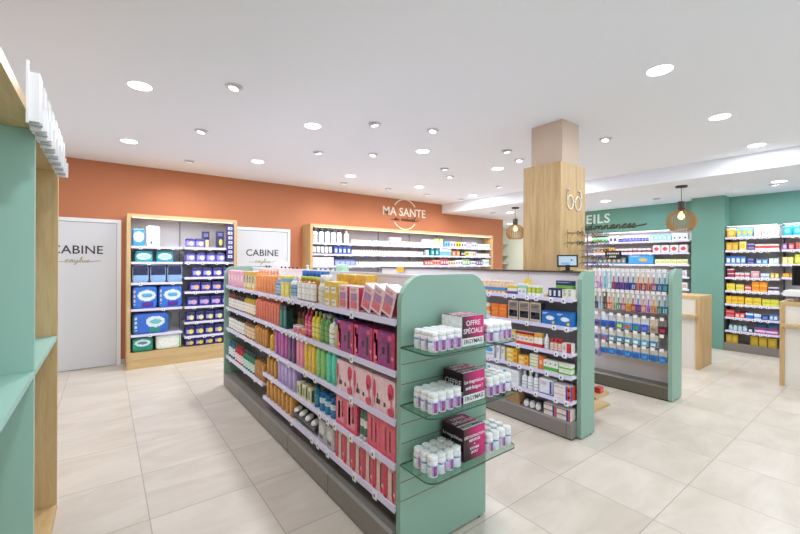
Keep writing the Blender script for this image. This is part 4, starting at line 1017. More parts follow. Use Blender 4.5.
def hang(i, y, K, name, desc, cat, grp=None, depth=3):
    lab = '%s, %s row of pegs of the toothbrush gondola' % (desc, ['top', 'second', 'third', 'fourth', 'lowest'][i])
    for q in range(depth): put(K, name, (PX+.012+q*.034, y, rows[i]-.0045), -PI/2, lab, cat, lab)
r1 = [('#e9d8e6', '#f2c8d8', '#b08ac8', '#f0e8f0', 'pink and white'), ('#f0e8f0', '#d090b8', '#d8c8e0', '#b080b0', 'pale pink'), ('#bfe0f0', '#6ab8e0', '#d8ecf4', '#7ac0e0', 'sky blue'), ('#c8e6f2', '#e8f4f8', '#a8d8ea', '#f0f8fa', 'ice blue'), ('#e0e2ee', '#c0405a', '#7a3a80', '#b04a70', 'plum'), ('#dfe4ee', '#4a3a90', '#2a2f80', '#6a50a0', 'dark violet'), ('#e6e6ee', '#8a4a98', '#6a3a90', '#2f3a90', 'violet'), ('#dfe2ea', '#3a4aa0', '#2c3c98', '#1a2a70', 'royal blue'), ('#e2e6ea', '#2f6ab0', '#2838a0', '#e8e8f0', 'blue'), ('#e8e4de', '#f08a3c', '#c86a30', '#3a4ab0', 'orange and blue'), ('#e8e4de', '#f09a3c', '#4a4ab0', '#f0a040', 'orange and violet'), ('#ece8e4', '#e88a50', '#e08040', '#5a3aa0', 'deep orange'), ('#e0e4ea', '#c05a78', '#7a5a90', '#e0e0ea', 'mauve'), ('#dce6ec', '#4a86b0', '#3a5a90', '#9ac0d8', 'steel blue'), ('#cfe0e6', '#3a90b0', '#2a6a88', '#8ac0d0', 'teal')]
for (cd, st, fo, dk, nm), y in zip(r1, rng(2.46, 1.635, 15)): hang(0, y, brushcard(.050, .225, cd, st, fo, dk), 'toothbrush_pack', nm+' toothbrush pack', 'toothbrush')
r2 = [('#d8d0c8', '#4a3a5a', '#3a3440', '#8a7a90', 'dark grey'), ('#e0dcd8', '#4a90c0', '#b8d8e8', '#e8e8f0', 'light blue'), ('#7a7468', '#3a342c', '#4a443a', '#c0b8a8', 'brown'), ('#e6dcd2', '#e07a4a', '#d0684a', '#f0e0d0', 'terracotta'), ('#e2dcc8', '#c8b080', '#d0c0a0', '#9a8a6a', 'sand'), ('#d8e0da', '#2fa08a', '#2a9080', '#e0f0ea', 'sea green'), ('#e6dcd8', '#d06a8a', '#c04a60', '#f0d8d8', 'rose'), ('#e0dcd0', '#9ab84a', '#e0a83a', '#d05a3a', 'lime'), ('#e0dce0', '#c03a30', '#a83028', '#f0d0c8', 'red'), ('#dce0ea', '#4a4ac0', '#3a3aa0', '#c05a50', 'indigo'), ('#e8dcda', '#e0908a', '#c87a78', '#f0e0e0', 'salmon'), ('#e9e0ee', '#9a6ac0', '#c8a8d8', '#7a5aa0', 'lavender'), ('#ece4d6', '#ee9a40', '#e8a050', '#8a5a90', 'apricot'), ('#d0dce0', '#3a7a80', '#4a7a78', '#9ac8c8', 'grey-green'), ('#c8d8de', '#2a8ab0', '#1f86a8', '#e0f0f4', 'turquoise')]
for (cd, st, fo, dk, nm), y in zip(r2, rng(2.46, 1.635, 15)): hang(1, y, brushcard(.050, .225, cd, st, fo, dk), 'toothbrush_pack', nm+' toothbrush pack', 'toothbrush')
r3 = [('#7a6a9a', '#c8c0d0', '#3a2a6a', 'purple'), ('#2a6ac8', '#dfe6ee', '#1a4aa0', 'blue'), ('#2456b8', '#c8d0da', '#183a80', 'dark blue'), ('#3a9ab8', '#e0dcd4', '#d8d840', 'blue and yellow'), ('#4aa0c8', '#d8dce0', '#e04a30', 'blue and red'), ('#3a78c8', '#dcd8d2', '#2a9a50', 'blue and green'), ('#3a60c8', '#dce0ea', '#7a7ad0', 'ultramarine'), ('#b8a890', '#d8ccb8', '#8a7a60', 'beige'), ('#4a2a3a', '#8a7a80', '#c02a50', 'dark maroon')]
for (ba, tp, mk, nm), y in zip(r3, rng(2.46, 1.635, 9)): hang(2, y, cuppack(.082, .165, ba, tp, mk), 'floss_pack', nm+' dental floss pack', 'dental floss')
r4 = [('#8a8aa8', '#e0dce4', '#5a4a90'), ('#6a7ac0', '#e4e2e0', '#c04a60'), ('#5a9ab8', '#e8e4da', '#e8e8ec'), ('#4a90b0', '#e2ded6', '#cfe4ec'), ('#5a98b0', '#e4dccc', '#d8e8ee'), ('#6ab0c8', '#e0dcd0', '#e8f0f2'), ('#5aa8d0', '#e2e0d8', '#d8ecf4'), ('#4a88b8', '#e8e2d6', '#e0eaf0')]
n4 = ['greyish', 'periwinkle', 'pale teal', 'dusty blue', 'soft petrol', 'light aqua', 'clear blue', 'slate blue']
for (ba, tp, mk), nm, y in zip(r4, n4, rng(2.46, 1.635, 9)): hang(3, y, cuppack(.08, .140, ba, tp, mk), 'brush_pack', nm+' interdental brush pack', 'interdental brushes')
for i, y in enumerate(rng(2.46, 1.635, 9)):
    if i == 0: hang(4, y, cuppack(.05, .2, '#a8a0c8', '#d8d4e0', '#5a4a90'), 'refill_pack', 'long lilac refill pack', 'refill pack')
    else: hang(4, y, cuppack(.082, .14, '#1f78c8', '#d8d2c8', '#1a5aa8' if i % 2 else '#3a98e0'), 'refill_pack', '%s refill pack with white card top' % ('mid blue' if i % 2 else 'bright blue'), 'refill pack')
sg = thing('shelf_sign', 'small black sign with two pale lines above the toothbrush gondola', 'sign', (5.155, 2.29, 1.451), -PI/2)
link('board', MB().box(-.10, .10, 0, .006, .125, .235, BLACK).mesh('board'), sg)
link('post', MB().box(-.006, .006, .001, .005, 0, .125, mat('#9a9aa0', .3)).mesh('post'), sg)
bm_ = MB()
for k_ in range(7): bm_.box(-.075+k_*.022, -.06+k_*.022, -.001, 0, .19, .212, mat('#d8d4cc', .5))
for k_ in range(4): bm_.box(-.045+k_*.022, -.03+k_*.022, -.001, 0, .15, .172, mat('#d8d4cc', .5))
link('lettering', bm_.mesh('lettering'), sg)
wp('top_cap', bx(5.02, 5.19, Y0, Y1, 1.4505-.0005, 1.4505, mat('#d9d7dc', .4)), g) if False else None
G3T = Front('X', 5.135, 'toothbrush gondola')

# ------------------------------------------------------------------ COUNTERS
WL = mat('#e6dfd6', .5)
def counter(name, lab, y0, y1):
    r = unit(name, lab, 'counter', (7.07, (y0+y1)/2, 0))
    x0, x1 = 6.79, 7.36
    wp('end_panel', bx(x0-.015, x1, y0, y0+.045, 0, 1.012, WOOD), r); wp('end_panel', bx(x0-.015, x1, y1-.045, y1, 0, 1.012, WOOD), r)
    wp('worktop', bx(x0-.015, x1, y0, y1, 1.012, 1.057, WOODY), r)
    wp('front_panel', bx(x0, x0+.03, y0+.045, y1-.045, .0, 1.012, WL), r, 'off-white front')
    wp('bag_ledge', bx(x0-.10, x0, y0+.02, y1-.02, .755, .785, WOODY), r, 'narrow oak ledge along the front')
    return r
counter('sales_counter', 'oak and off-white counter with a ledge, behind the toothbrush gondola', 1.82, 3.4)
counter('sales_counter', 'oak and off-white counter with a ledge at the right edge', -.5, .99)
t = unit('counter_tray', 'thick white desk top standing on the right counter', 'desk top', (7.05, .3, 1.0575))
wp('tray', bx(6.84, 7.30, -.45, .97, 1.125, 1.19, WHITE), t)
for x, y in ((6.95, -.4), (6.95, .87), (7.26, -.4), (7.26, .87)): wp('leg', bx(x-.015, x+.015, y-.015, y+.015, 1.0575, 1.125, mat('#9a9a9c', .4)), t)
m_ = thing('monitor', 'black monitor on the white desk top of the right counter', 'monitor', (7.05, .72, 1.1906), -PI/2)
b = MB(); b.bbox(-.20, .20, .0, .03, .06, .32, BLACK, .006); link('housing', b.mesh('housing'), m_)
b = MB(); b.box(-.185, .185, -.001, 0, .075, .305, mat('#08080a', .15)); link('screen', b.mesh('screen'), m_)
b = MB(); b.box(-.08, .08, -.05, .09, 0, .01, BLACK); b.box(-.02, .02, .01, .028, .01, .1, BLACK); link('stand', b.mesh('stand'), m_)

# ------------------------------------------------------------------ OAK CABINET BETWEEN THE DOORS
CD = mat('#b3aaa8', .6)
c = unit('display_cabinet', 'oak-framed cabinet of nappy packs between the two white doors', 'cabinet', (.97, 6.8, 0))
X0, X1, F0 = .238, 1.700, 6.60
wp('side_panel', bx(X0, X0+.045, F0, 7.058, 0, 2.19, WOOD), c); wp('side_panel', bx(X1-.045, X1, F0, 7.058, 0, 2.19, WOOD), c)
wp('top_panel', bx(X0+.045, X1-.045, F0, 7.058, 2.145, 2.19, WOODX), c)
wp('base_panel', bx(X0+.045, X1-.045, F0, 7.058, 0, .225, WOODX), c)
wp('back_panel', bx(X0+.045, X1-.045, 7.03, 7.058, .225, 2.145, mat('#cdc8cc', .6)), c)
dv = MB()
for x in (X0+.06, .94, X1-.06): dv.box(x-.008, x+.008, 7.018, 7.03, .225, 2.145, mat('#8d888c', .4))
wp('upright', dv, c)
LZ = [1.735, 1.51, 1.215, .84, .475]; RZ = [1.735, 1.515, 1.28, 1.06, .835, .60, .385]
for z, t_ in zip(LZ, ([.4, .62, .8], [.5], [.4, .8], [.68], [.52])): shelf_board(c, 'Y', 6.615, 7.015, X0+.05, .925, z, t_, h=.03)
for z, t_ in zip(RZ, ([1.1, 1.3], [1.0, 1.2, 1.4, 1.55], [1.3], [1.1, 1.4], [1.08, 1.33], [1.12, 1.33], [1.02, 1.23, 1.35])): shelf_board(c, 'Y', 6.615, 7.015, .955, X1-.05, z, t_)
CF = Front('Y', 6.615, 'oak cabinet')
def cb(z, a0, a1, K, name, desc, cat, shelf, **k): run(CF, z, a0, a1, K, name, desc, cat, shelf=shelf, back=k.pop('back', .02), **k)
cb(LZ[0], .30, .455, softpack(.15, .12, .25, '#3f9fe0', patch='#e9f3f8', pc=(.5, .55, .42, .3), patch2='#2f6fd0', p2=(0, 1, .86, 1), side='#3a80d8'), 'nappy_pack', 'sky blue nappy pack with cloud shape', 'nappy pack', 'the top left shelf')
cb(LZ[0], .46, .64, softpack(.17, .12, .30, '#e6ebf0', patch='#cfdbe6', pc=(.7, .5, .2, .35), patch2='#55606c', p2=(.3, .45, .1, .25)), 'nappy_pack', 'white tall nappy pack', 'nappy pack', 'the top left shelf')
cb(LZ[1], .31, .83, softpack(.215, .12, .165, '#2fa8bc', patch='#d8f0ee', pc=(.5, .5, .42, .3), top='#167f94', inner='#a8dcdc'), 'wipes_pack', 'turquoise pack with pale oval', 'nappy pack', 'the second left shelf', gap=.05, n=2)
cb(LZ[2], .295, .935, softpack(.195, .12, .255, '#8fb4e0', top=None, patch2='#1c2350', p2=(0, 1, .42, 1), side='#a9bfe2'), 'pants_pack', 'navy over light blue pack', 'nappy pack', 'the third left shelf', n=3)
bigb = lambda w, foot: softpack(w, .2, .325, '#2f74d4', patch='#dce8ee', pc=(.58, .58, .36, .24), patch2=foot, p2=(.38, .85, .06, .3), side='#2456a8', marks='#e8c8b0', inner='#5aa8d8')
cb(LZ[3], .295, .935, bigb(.31, '#5a2a9a'), 'nappy_pack', 'large royal blue pack with purple corner', 'nappy pack', 'the fourth left shelf', n=2)
cb(LZ[4], .295, .765, softpack(.455, .2, .30, '#3268cc', patch='#dbe6ee', pc=(.62, .58, .26, .27), patch2='#1a8f78', p2=(.45, .75, .06, .28), side='#1f6a70', marks='#cfe6e0', inner='#6ac0c8'), 'nappy_pack', 'largest royal blue pack with green corner', 'nappy pack', 'the fifth left shelf')
cb(.225, .295, .565, softpack(.255, .2, .205, '#128a74', patch='#cfe4e4', pc=(.5, .62, .38, .24), inner='#5a78a8', marks='#5ab8a0'), 'nappy_pack', 'emerald green pack', 'nappy pack', 'the bottom left shelf')
cb(.225, .58, .93, softpack(.33, .2, .22, '#dfe6da', patch='#eceee8', pc=(.5, .5, .4, .36), patch2='#5cb86a', p2=(.9, 1, 0, 1)), 'nappy_pack', 'white pack with green right edge', 'nappy pack', 'the bottom left shelf')
nav = lambda w, h, body='#3a3490', spot='#d8d4ee': softpack(w, .09, h, body, patch=spot, pc=(.62, .42, .26, .24), top='#2a2870', patch2='#a8a4dc', p2=(.1, .45, .25, .6))
cb(RZ[0], .965, 1.23, nav(.127, .14, '#8074cc', '#ddd2ec'), 'towel_pack', 'lilac pack', 'pad pack', 'the top right shelf', n=2)
tall = carton(.10, .08, .26, '#221f4c', (('r', .4, .9, .05, .5, '#d8c890'), ('t', .15, .85, .85, 3, '#8a84c8')))
cb(RZ[0], 1.215, 1.32, tall, 'tall_carton', 'tall navy carton left of the gap', 'box', 'the top right shelf', back=.12, n=1)
cb(RZ[0], 1.40, 1.51, carton(.105, .08, .265, '#26235a', (('ov', .55, .35, .25, .2, '#e0c850'), ('t', .15, .85, .88, 3, '#8a84c8'))), 'tall_carton', 'tall navy carton with a yellow bloom', 'box', 'the top right shelf', n=1)
bn = thing('hanging_banner', 'tall navy hanging strip with white marks at the right of the oak cabinet', 'banner', (1.595, 6.607, 1.53))
mk = MB().box(-.055, .055, -.012, .006, 0, .58, C('#2b2568')); rr_ = random.Random(3)
for k_ in range(7):
    z = .05+k_*.075; mk.box(-.03+rr_.uniform(-.008, .008), .03, -.0135, -.012, z, z+.045, C('#d5d0ea'))
    mk.box(-.012, .015, -.0142, -.0135, z+.012, z+.03, C('#6a58b0'))
link('strip', mk.mesh('strip'), bn)
cb(RZ[1], .965, 1.535, nav(.135, .15, '#7a70c8', '#e2d9ee'), 'towel_pack', 'pale violet pack', 'pad pack', 'the second right shelf', n=4)
for k_, (z, a0, body, spot, nm, n_) in enumerate(((RZ[2], 1.05, '#4a42a8', '#e6e0a8', 'violet-blue pack with cream oval', 4), (RZ[3], 1.02, '#3a3290', '#e8b890', 'indigo pack with peach oval', 4), (RZ[4], .985, '#352f8c', '#d8a8d0', 'indigo pack with pink oval', 4), (RZ[5], .97, '#282468', '#e9e0a0', 'dark indigo pack with pale yellow oval', 5), (RZ[6], .965, '#30287c', '#e9d858', 'indigo pack with bright yellow oval', 5), (.225, .965, '#2c2672', '#e6c848', 'deep indigo pack with golden oval', 5))):
    cb(z, a0, 1.64, nav((1.64-a0)/n_-.006, .15 if k_ < 5 else .122, body, spot), 'towel_pack', nm, 'pad pack', 'the %s right shelf' % ('third', 'fourth', 'fifth', 'sixth', 'seventh', 'bottom')[k_], n=n_)

# ------------------------------------------------------------------ LONG OAK CABINET UNDER THE WHITE LETTERING
c = unit('display_cabinet', 'long low-lit oak cabinet of skincare under the white wall lettering', 'cabinet', (5.7, 6.9, 0))
X0, X1, F0 = 3.012, 8.20, 6.70
wp('side_panel', bx(X0, X0+.05, F0, 7.058, 0, 2.23, WOOD), c); wp('side_panel', bx(X1-.05, X1, F0, 7.058, 0, 2.23, WOOD), c)
wp('top_panel', bx(X0+.05, X1-.05, F0, 7.058, 2.18, 2.23, WOODX), c); wp('base_panel', bx(X0+.05, X1-.05, F0, 7.058, 0, .2, WOODX), c)
wp('back_panel', bx(X0+.05, X1-.05, 7.03, 7.058, .2, 2.18, mat('#ada6aa', .6)), c)
dv = MB()
for q in range(1, 6): dv.box(X0+q*.865-.008, X0+q*.865+.008, 7.018, 7.03, .2, 2.18, mat('#77727a', .4))
wp('upright', dv, c)
ZL = [1.885, 1.675, 1.447]
for z in ZL: shelf_board(c, 'Y', 6.73, 7.015, X0+.055, X1-.055, z, rng(3.2, 8.1, 18))
for z in (1.17, .9, .6): shelf_board(c, 'Y', 6.73, 7.015, X0+.055, X1-.055, z)
LCF = Front('Y', 6.73, 'long oak cabinet')
def lcx(x): return x if x < 5.2 else 5.2+(x-5.2)*.945
def lc(i, a0, a1, K, name, desc, cat, **k): run(LCF, ZL[i], lcx(a0), lcx(a1), K, name, desc, cat, shelf=S(i), back=k.pop('back', .012), **k)
sb = lambda w, h, c1, des=(): carton(w, .08, h, c1, des)
TX = (('t', .2, .8, .7, 3, '#8a8a92'),)
lc(0, 3.08, 3.72, bottle(.095, .265, '#ecebf0', '#1c1b20', '#f4f3f6', lz=(.1, .7), print_='#9a98a4', neck=.8, caph=.18, split=False), 'serum_bottle', 'large white bottle with black cap', 'bottle', gap=.015)
lc(0, 3.74, 3.90, bottle(.095, .25, '#e9e4d4', '#f2d9a0', '#f4efe2', split=False), 'serum_bottle', 'large cream bottle with gold cap', 'bottle', n=1)
lc(0, 3.92, 4.42, jar(.062, .085, '#f4ecec', '#f2c6b8'), 'cream_jar', 'small white jar with blush lid', 'jar')
lc(0, 4.44, 4.85, bottle(.05, .10, '#eceef4', '#6a6e80', '#f4f4f8', split=False), 'drops_bottle', 'small white bottle with grey cap', 'bottle')
lc(0, 4.87, 5.16, sb(.14, .085, '#e9c3c6', (('b', .4, .6, '#d8a0a8'),)), 'mask_box', 'blush pink box, stacked two high', 'box', stack=2)
lc(0, 5.18, 5.80, jar(.062, .09, '#f0e9e2', '#efd9c6'), 'cream_jar', 'small white jar with beige lid', 'jar')
lc(0, 5.83, 6.20, sb(.085, .16, '#e6e2ea', TX), 'serum_carton', 'tall pale grey carton', 'box')
lc(0, 6.22, 6.5, sb(.09, .19, '#e6eac0', (('b', .75, 1, '#b8c86a'),)), 'serum_carton', 'tall pale lime carton', 'box', gap=.04)
for k_, (c1, c2, nm) in enumerate((('#7ab0e0', '#3a60b0', 'blue'), ('#e6e0ea', '#6a3a98', 'white and purple'), ('#e8c83a', '#3a3a30', 'yellow'), ('#efeaf0', '#201c28', 'white and black'), ('#b89ac8', '#e6e0ee', 'lilac'), ('#d8e6ea', '#1f6a70', 'pale teal'))):
    lc(0, 6.55+k_*.20, 6.55+k_*.20+.185, sb(.088, .14, c1, (('ov', .5, .5, .3, .25, c2),)), 'skincare_carton', nm+' carton', 'box', n=2)
lc(0, 7.78, 8.3, sb(.08, .055, '#edf0ee', (('b', 0, .3, '#6ab090'),)), 'soap_box', 'small white box with green foot', 'box', stack=2)
lc(1, 3.08, 3.5, tube_(.07, .14, '#e9e6e4', '#1a191c', '#e6e0d8'), 'cream_tube', 'white tube standing on a black cap', 'tube')
lc(1, 3.52, 3.9, sb(.085, .15, '#3a50a0', (('r', .2, .8, .2, .7, '#c8d0e8'),)), 'skincare_carton', 'royal blue carton with pale panel', 'box')
lc(1, 3.92, 5.85, bottle(.052, .105, '#f2ece4', '#e8b08c', '#f4f0ea', print_='#d89a80', split=False), 'drops_bottle', 'small cream bottle with peach cap', 'bottle', gap=.012)
lc(1, 5.88, 6.05, sb(.08, .13, '#cfe6ee', TX), 'skincare_carton', 'ice blue carton', 'box')
lc(1, 6.07, 6.36, sb(.09, .15, '#1f9aa0', (('r', .2, .8, .3, .7, '#d8f0f0'),)), 'skincare_carton', 'teal carton with white panel', 'box')
lc(1, 6.38, 6.78, sb(.09, .16, '#7fb8dc', (('b', .7, 1, '#e6eef4'), ('t', .2, .8, .5, 2, '#3a6a98'))), 'skincare_carton', 'light blue carton with white top', 'box')
lc(1, 6.80, 7.12, sb(.10, .125, '#e88a5c', (('r', .2, .8, .3, .7, '#f4c8a8'),)), 'skincare_carton', 'orange carton', 'box')
for k_, (c1, c2, nm) in enumerate((('#26262a', '#d8d8dc', 'black'), ('#e6d048', '#4a4430', 'bright yellow'), ('#eff0ee', '#8ab070', 'white and green'), ('#e8c0b0', '#c86a50', 'peach'))):
    lc(1, 7.14+k_*.15, 7.14+k_*.15+.145, sb(.068, .12, c1, (('ov', .5, .5, .3, .25, c2),)), 'skincare_carton', nm+' carton', 'box', n=2)
lc(1, 7.76, 8.3, bottle(.055, .085, '#f2f0f2', '#e9e6ee', None, split=False), 'drops_bottle', 'tiny white bottle', 'bottle')
lc(2, 3.08, 3.52, sb(.14, .055, '#efe2e4', (('b', .5, .8, '#e8b8b8'),)), 'mask_box', 'white box with pink band, stacked in threes', 'box', stack=3)
lc(2, 3.54, 4.0, sb(.11, .13, '#8a96c8', (('b', .8, 1, '#3a4a90'), ('r', .15, .85, .15, .6, '#a9b2dc'))), 'skincare_carton', 'periwinkle carton', 'box')
lc(2, 4.02, 5.85, bottle(.052, .095, '#efeaea', '#e8d8b8', '#f6f4f2', print_='#b0a8b8', split=False), 'drops_bottle', 'small white bottle with sand cap', 'bottle', gap=.012)
for k_, (c1, c2, nm) in enumerate((('#c86a5a', '#f0d8d0', 'brick red'), ('#e0a090', '#a83a3a', 'salmon'), ('#b8485a', '#f0e0e0', 'raspberry'), ('#e9d0b0', '#8a5a30', 'sand'), ('#eceef0', '#5a6a90', 'white'), ('#8aa870', '#e8f0e0', 'sage'), ('#d8dce8', '#4a4a60', 'grey-blue'), ('#6a5a70', '#d8c8d8', 'aubergine'), ('#e9ecee', '#58a090', 'white with sea green'))):
    lc(2, 5.88+k_*.265, 5.88+k_*.265+.255, sb(.08, .11+.02*(k_ % 3), c1, (('ov', .5, .5, .3, .25, c2),)), 'skincare_carton', nm+' carton', 'box', n=3)

# ------------------------------------------------------------------ RIGHT WALL SHELVING
def wallunit(label, y0, y1, zs, x0=8.72, trim=True):
    g = unit('wall_shelving', label, 'shelving', ((x0+9.06)/2, (y0+y1)/2, 0))
    wp('plinth', bx(x0, 9.05, y0, y1, 0, .14, KICK), g)
    wp('back_panel', bx(9.045, 9.066, y0, y1, .14, 2.18, mat('#cfc6c2', .6)), g)
    sp = MB(); sp.box(x0+(.02 if y1 > 1.3 else .2), 9.045, y1-.012, y1, .14, 2.18, mat('#4b474c', .5)); wp('side_panel', sp, g)
    wp('top_light_panel', bx(x0+.25, 9.045, y0+.012, y1-.012, 2.165, 2.19, SHELFW), g)
    for z in zs: shelf_board(g, 'X', x0, 9.04, y0+.002, y1-.013, z, rng(y0+.1, y1-.1, 6))
    return g
ZR = [1.985, 1.757, 1.522, 1.287, 1.055, .823, .590, .357]
wallunit('tall wall shelving with yellow medicine cartons right of the green pilaster', 1.275, 1.985, ZR)
ZQ = [1.985, 1.757, 1.522, 1.31]
wallunit('second bay of the right wall shelving, behind the right counter', .55, 1.268, ZQ+[1.055, .823])
RF = Front('X', 8.72, 'right wall shelving')
def rw(i, a0, a1, K, name, desc, cat, z=None, **k): run(RF, ZR[i] if z is None else z, a0, a1, K, name, desc, cat, shelf=k.pop('shelf', '%s shelf' % ['the top', 'the second', 'the third', 'the fourth', 'the fifth', 'the sixth', 'the seventh', 'the eighth'][i]), back=k.pop('back', .02), **k)
cr = lambda w, h, c1, des=(): carton(w, .09, h*1.13, c1, des)
PAN = lambda c: (('r', .15, .85, .2, .75, c),)
rw(0, 1.965, 1.83, softpack(.125, .09, .155, '#dba92c', patch='#f0d478'), 'sweet_bag', 'golden yellow bag', 'bag', n=1)
rw(0, 1.82, 1.61, cr(.065, .14, '#9fd0dc', (('ov', .5, .5, .35, .25, '#e8dc5a'),)), 'infant_carton', 'light blue carton with yellow oval', 'box')
rw(0, 1.60, 1.505, cr(.085, .155, '#f0d0d0', PAN('#f8ecec')), 'infant_carton', 'pink-white tall carton', 'box', n=1)
rw(0, 1.50, 1.29, cr(.065, .14, '#f4eef0', (('r', .2, .7, .3, .6, '#efb8c4'),)), 'infant_carton', 'white carton with faint pink print', 'box')
rw(1, 1.965, 1.80, cr(.078, .125, '#d8a828', PAN('#e8c458')), 'cold_remedy_carton', 'ochre carton', 'box')
rw(1, 1.79, 1.69, cr(.09, .135, '#e6e08a', (('ov', .5, .5, .3, .3, '#e8c83a'),)), 'cold_remedy_carton', 'pale yellow carton', 'box', n=1)
rw(1, 1.68, 1.59, cr(.085, .055, '#5a4a88', (('b', .5, .8, '#a89ac8'),)), 'cold_remedy_carton', 'flat purple carton, two high', 'box', n=1, stack=2)
rw(1, 1.58, 1.29, cr(.055, .085, '#f4ecec', (('b', .35, .75, '#e0504c'),)), 'tablet_carton', 'low white carton with red band', 'box')
rw(2, 1.965, 1.70, cr(.062, .115, '#3a78c8', PAN('#dce8f4')), 'tablet_carton', 'blue carton with white panel', 'box')
rw(2, 1.69, 1.58, cr(.105, .045, '#27366e', PAN('#7a8ac0')), 'tablet_carton', 'flat navy carton, two high', 'box', n=1, stack=2)
rw(2, 1.57, 1.42, cr(.07, .075, '#4a80c0', PAN('#c8dcf0')), 'tablet_carton', 'low mid blue carton', 'box')
rw(2, 1.41, 1.29, cr(.055, .085, '#cfe2dc', PAN('#e8f0ec')), 'tablet_carton', 'pale sage carton', 'box')
rw(3, 1.95, 1.85, cr(.09, .065, '#9c2440', (('b', .8, 1, '#f0e6e8'),)), 'tablet_carton', 'dark red carton with white top, two high', 'box', n=1, stack=2)
rw(3, 1.84, 1.65, cr(.055, .075, '#f0e2e2', (('b', .2, .6, '#d86a70'),)), 'tablet_carton', 'white carton with rose band', 'box')
rw(3, 1.64, 1.52, softpack(.11, .09, .12, '#d8a0a8', patch='#e8c4c8'), 'sweet_bag', 'dusty pink bag', 'bag', n=1)
rw(3, 1.51, 1.40, cr(.05, .07, '#e2e8f2', (('b', .2, .5, '#8ab0e0'),)), 'tablet_carton', 'white carton with blue band', 'box')
rw(3, 1.39, 1.29, cr(.045, .075, '#d8b84a', PAN('#f0e4b0')), 'tablet_carton', 'mustard and cream carton', 'box')
rw(4, 1.96, 1.84, cr(.11, .055, '#e6cc2e', (('b', .3, .5, '#f0e27a'),)), 'tablet_carton', 'bright yellow flat carton, two high', 'box', n=1, stack=2)
rw(4, 1.83, 1.72, cr(.10, .05, '#d8d04a', (('b', .3, .5, '#ece68a'),)), 'tablet_carton', 'lime yellow flat carton, two high', 'box', n=1, stack=2)
rw(4, 1.71, 1.63, cr(.075, .045, '#e05a50', (('b', 0, .4, '#f2dede'),)), 'tablet_carton', 'coral red flat carton, two high', 'box', n=1, stack=2)
rw(4, 1.62, 1.43, cr(.09, .075, '#e88a1e', (('b', .1, .4, '#f0b83a'),)), 'tablet_carton', 'orange carton, two high', 'box', n=2, stack=2)
rw(4, 1.42, 1.29, cr(.06, .075, '#efe8ee', (('b', .4, .8, '#3a2f60'),)), 'tablet_carton', 'white carton with dark violet band', 'box')
rw(5, 1.965, 1.72, cr(.075, .06, '#e6b41e', (('b', .3, .55, '#f0d05a'),)), 'tablet_carton', 'amber yellow carton, two high', 'box', n=3, stack=2)
rw(5, 1.71, 1.50, cr(.10, .055, '#e0c22a', (('b', .3, .55, '#efdc70'),)), 'tablet_carton', 'sunny yellow carton, two high', 'box', n=2, stack=2)
rw(5, 1.49, 1.29, cr(.095, .05, '#cfcf30', (('b', .3, .55, '#e6e670'),)), 'tablet_carton', 'yellow-green carton, two high', 'box', n=2, stack=2)
rw(6, 1.965, 1.85, cr(.11, .055, '#c8403c', (('b', .4, .6, '#e8a098'),)), 'tablet_carton', 'brick red flat carton, two high', 'box', n=1, stack=2)
rw(6, 1.84, 1.71, cr(.06, .07, '#e05048', PAN('#f4d0c8')), 'tablet_carton', 'scarlet carton', 'box')
rw(6, 1.80, 1.70, cr(.09, .10, '#8c1c28', ()), 'tablet_carton', 'dark crimson carton in the rear', 'box', n=1, back=.13)
rw(6, 1.70, 1.60, cr(.095, .09, '#2f78c8', (('b', .6, .9, '#e6eef8'),)), 'tablet_carton', 'azure carton with white top', 'box', n=1)
rw(6, 1.59, 1.50, cr(.085, .08, '#dfe8f4', (('b', .2, .5, '#6a9ad8'),)), 'tablet_carton', 'white carton with azure band', 'box', n=1)
rw(6, 1.49, 1.41, cr(.075, .07, '#24489a', PAN('#6a8ad0')), 'tablet_carton', 'deep blue carton', 'box', n=1)
rw(6, 1.40, 1.30, cr(.048, .085, '#4a86d0', PAN('#dce8f8')), 'tablet_carton', 'light azure carton', 'box')
rw(7, 1.93, 1.68, bottle(.055, .12, '#8ac0d0', '#1f4a60', '#dce8ee', print_='#2a6a90', split=False), 'syrup_bottle', 'pale teal bottle with dark cap', 'bottle')
rw(7, 1.67, 1.60, cr(.06, .06, '#2a3a70', PAN('#d8e0ee')), 'tablet_carton', 'small navy carton beside the teal bottles', 'box', n=1)
rw(7, 1.585, 1.30, cr(.135, .085, '#b03a90', (('b', .25, .6, '#f0d8e8'), ('r', .0, .4, .6, .95, '#1f6a90'))), 'supplement_box', 'magenta box with petrol corner', 'box', n=2)
rw(7, 1.585, 1.30, cr(.135, .15, '#1f6a88', PAN('#3a88a8')), 'supplement_box', 'petrol blue box behind the magenta ones', 'box', n=2, back=.12)
rw(7, 1.96, 1.80, cr(.075, .13, '#b8941e', PAN('#c8a838')), 'large_carton', 'mustard carton at the left', 'box', z=.14, shelf='the plinth', n=2)
rw(7, 1.64, 1.31, cr(.10, .14, '#b0901e', PAN('#c0a230')), 'large_carton', 'mustard carton at the right', 'box', z=.14, shelf='the plinth', n=3)
def rq(i, a0, a1, K, name, desc, cat, **k): run(Front('X', 8.72, 'second bay of the right wall shelving'), ZQ[i], a0, a1, K, name, desc, cat, shelf=['the top', 'the second', 'the third', 'the fourth'][i]+' shelf', back=.02, **k)
rq(0, 1.25, 1.02, softpack(.11, .09, .155, '#1fb0d0', patch='#8adcec'), 'nappy_pack', 'cyan pack', 'pack', n=2)
rq(0, 1.01, .6, softpack(.09, .09, .15, '#3fa0c8', patch='#b8e0ee'), 'nappy_pack', 'aqua blue pack', 'pack')
rq(1, 1.25, 1.19, cr(.05, .09, '#8a5ab0', PAN('#d0b8e0')), 'tablet_carton', 'lilac carton', 'box')
rq(1, 1.18, 1.11, cr(.06, .09, '#d83a48', PAN('#f0b0b0')), 'tablet_carton', 'red carton', 'box')
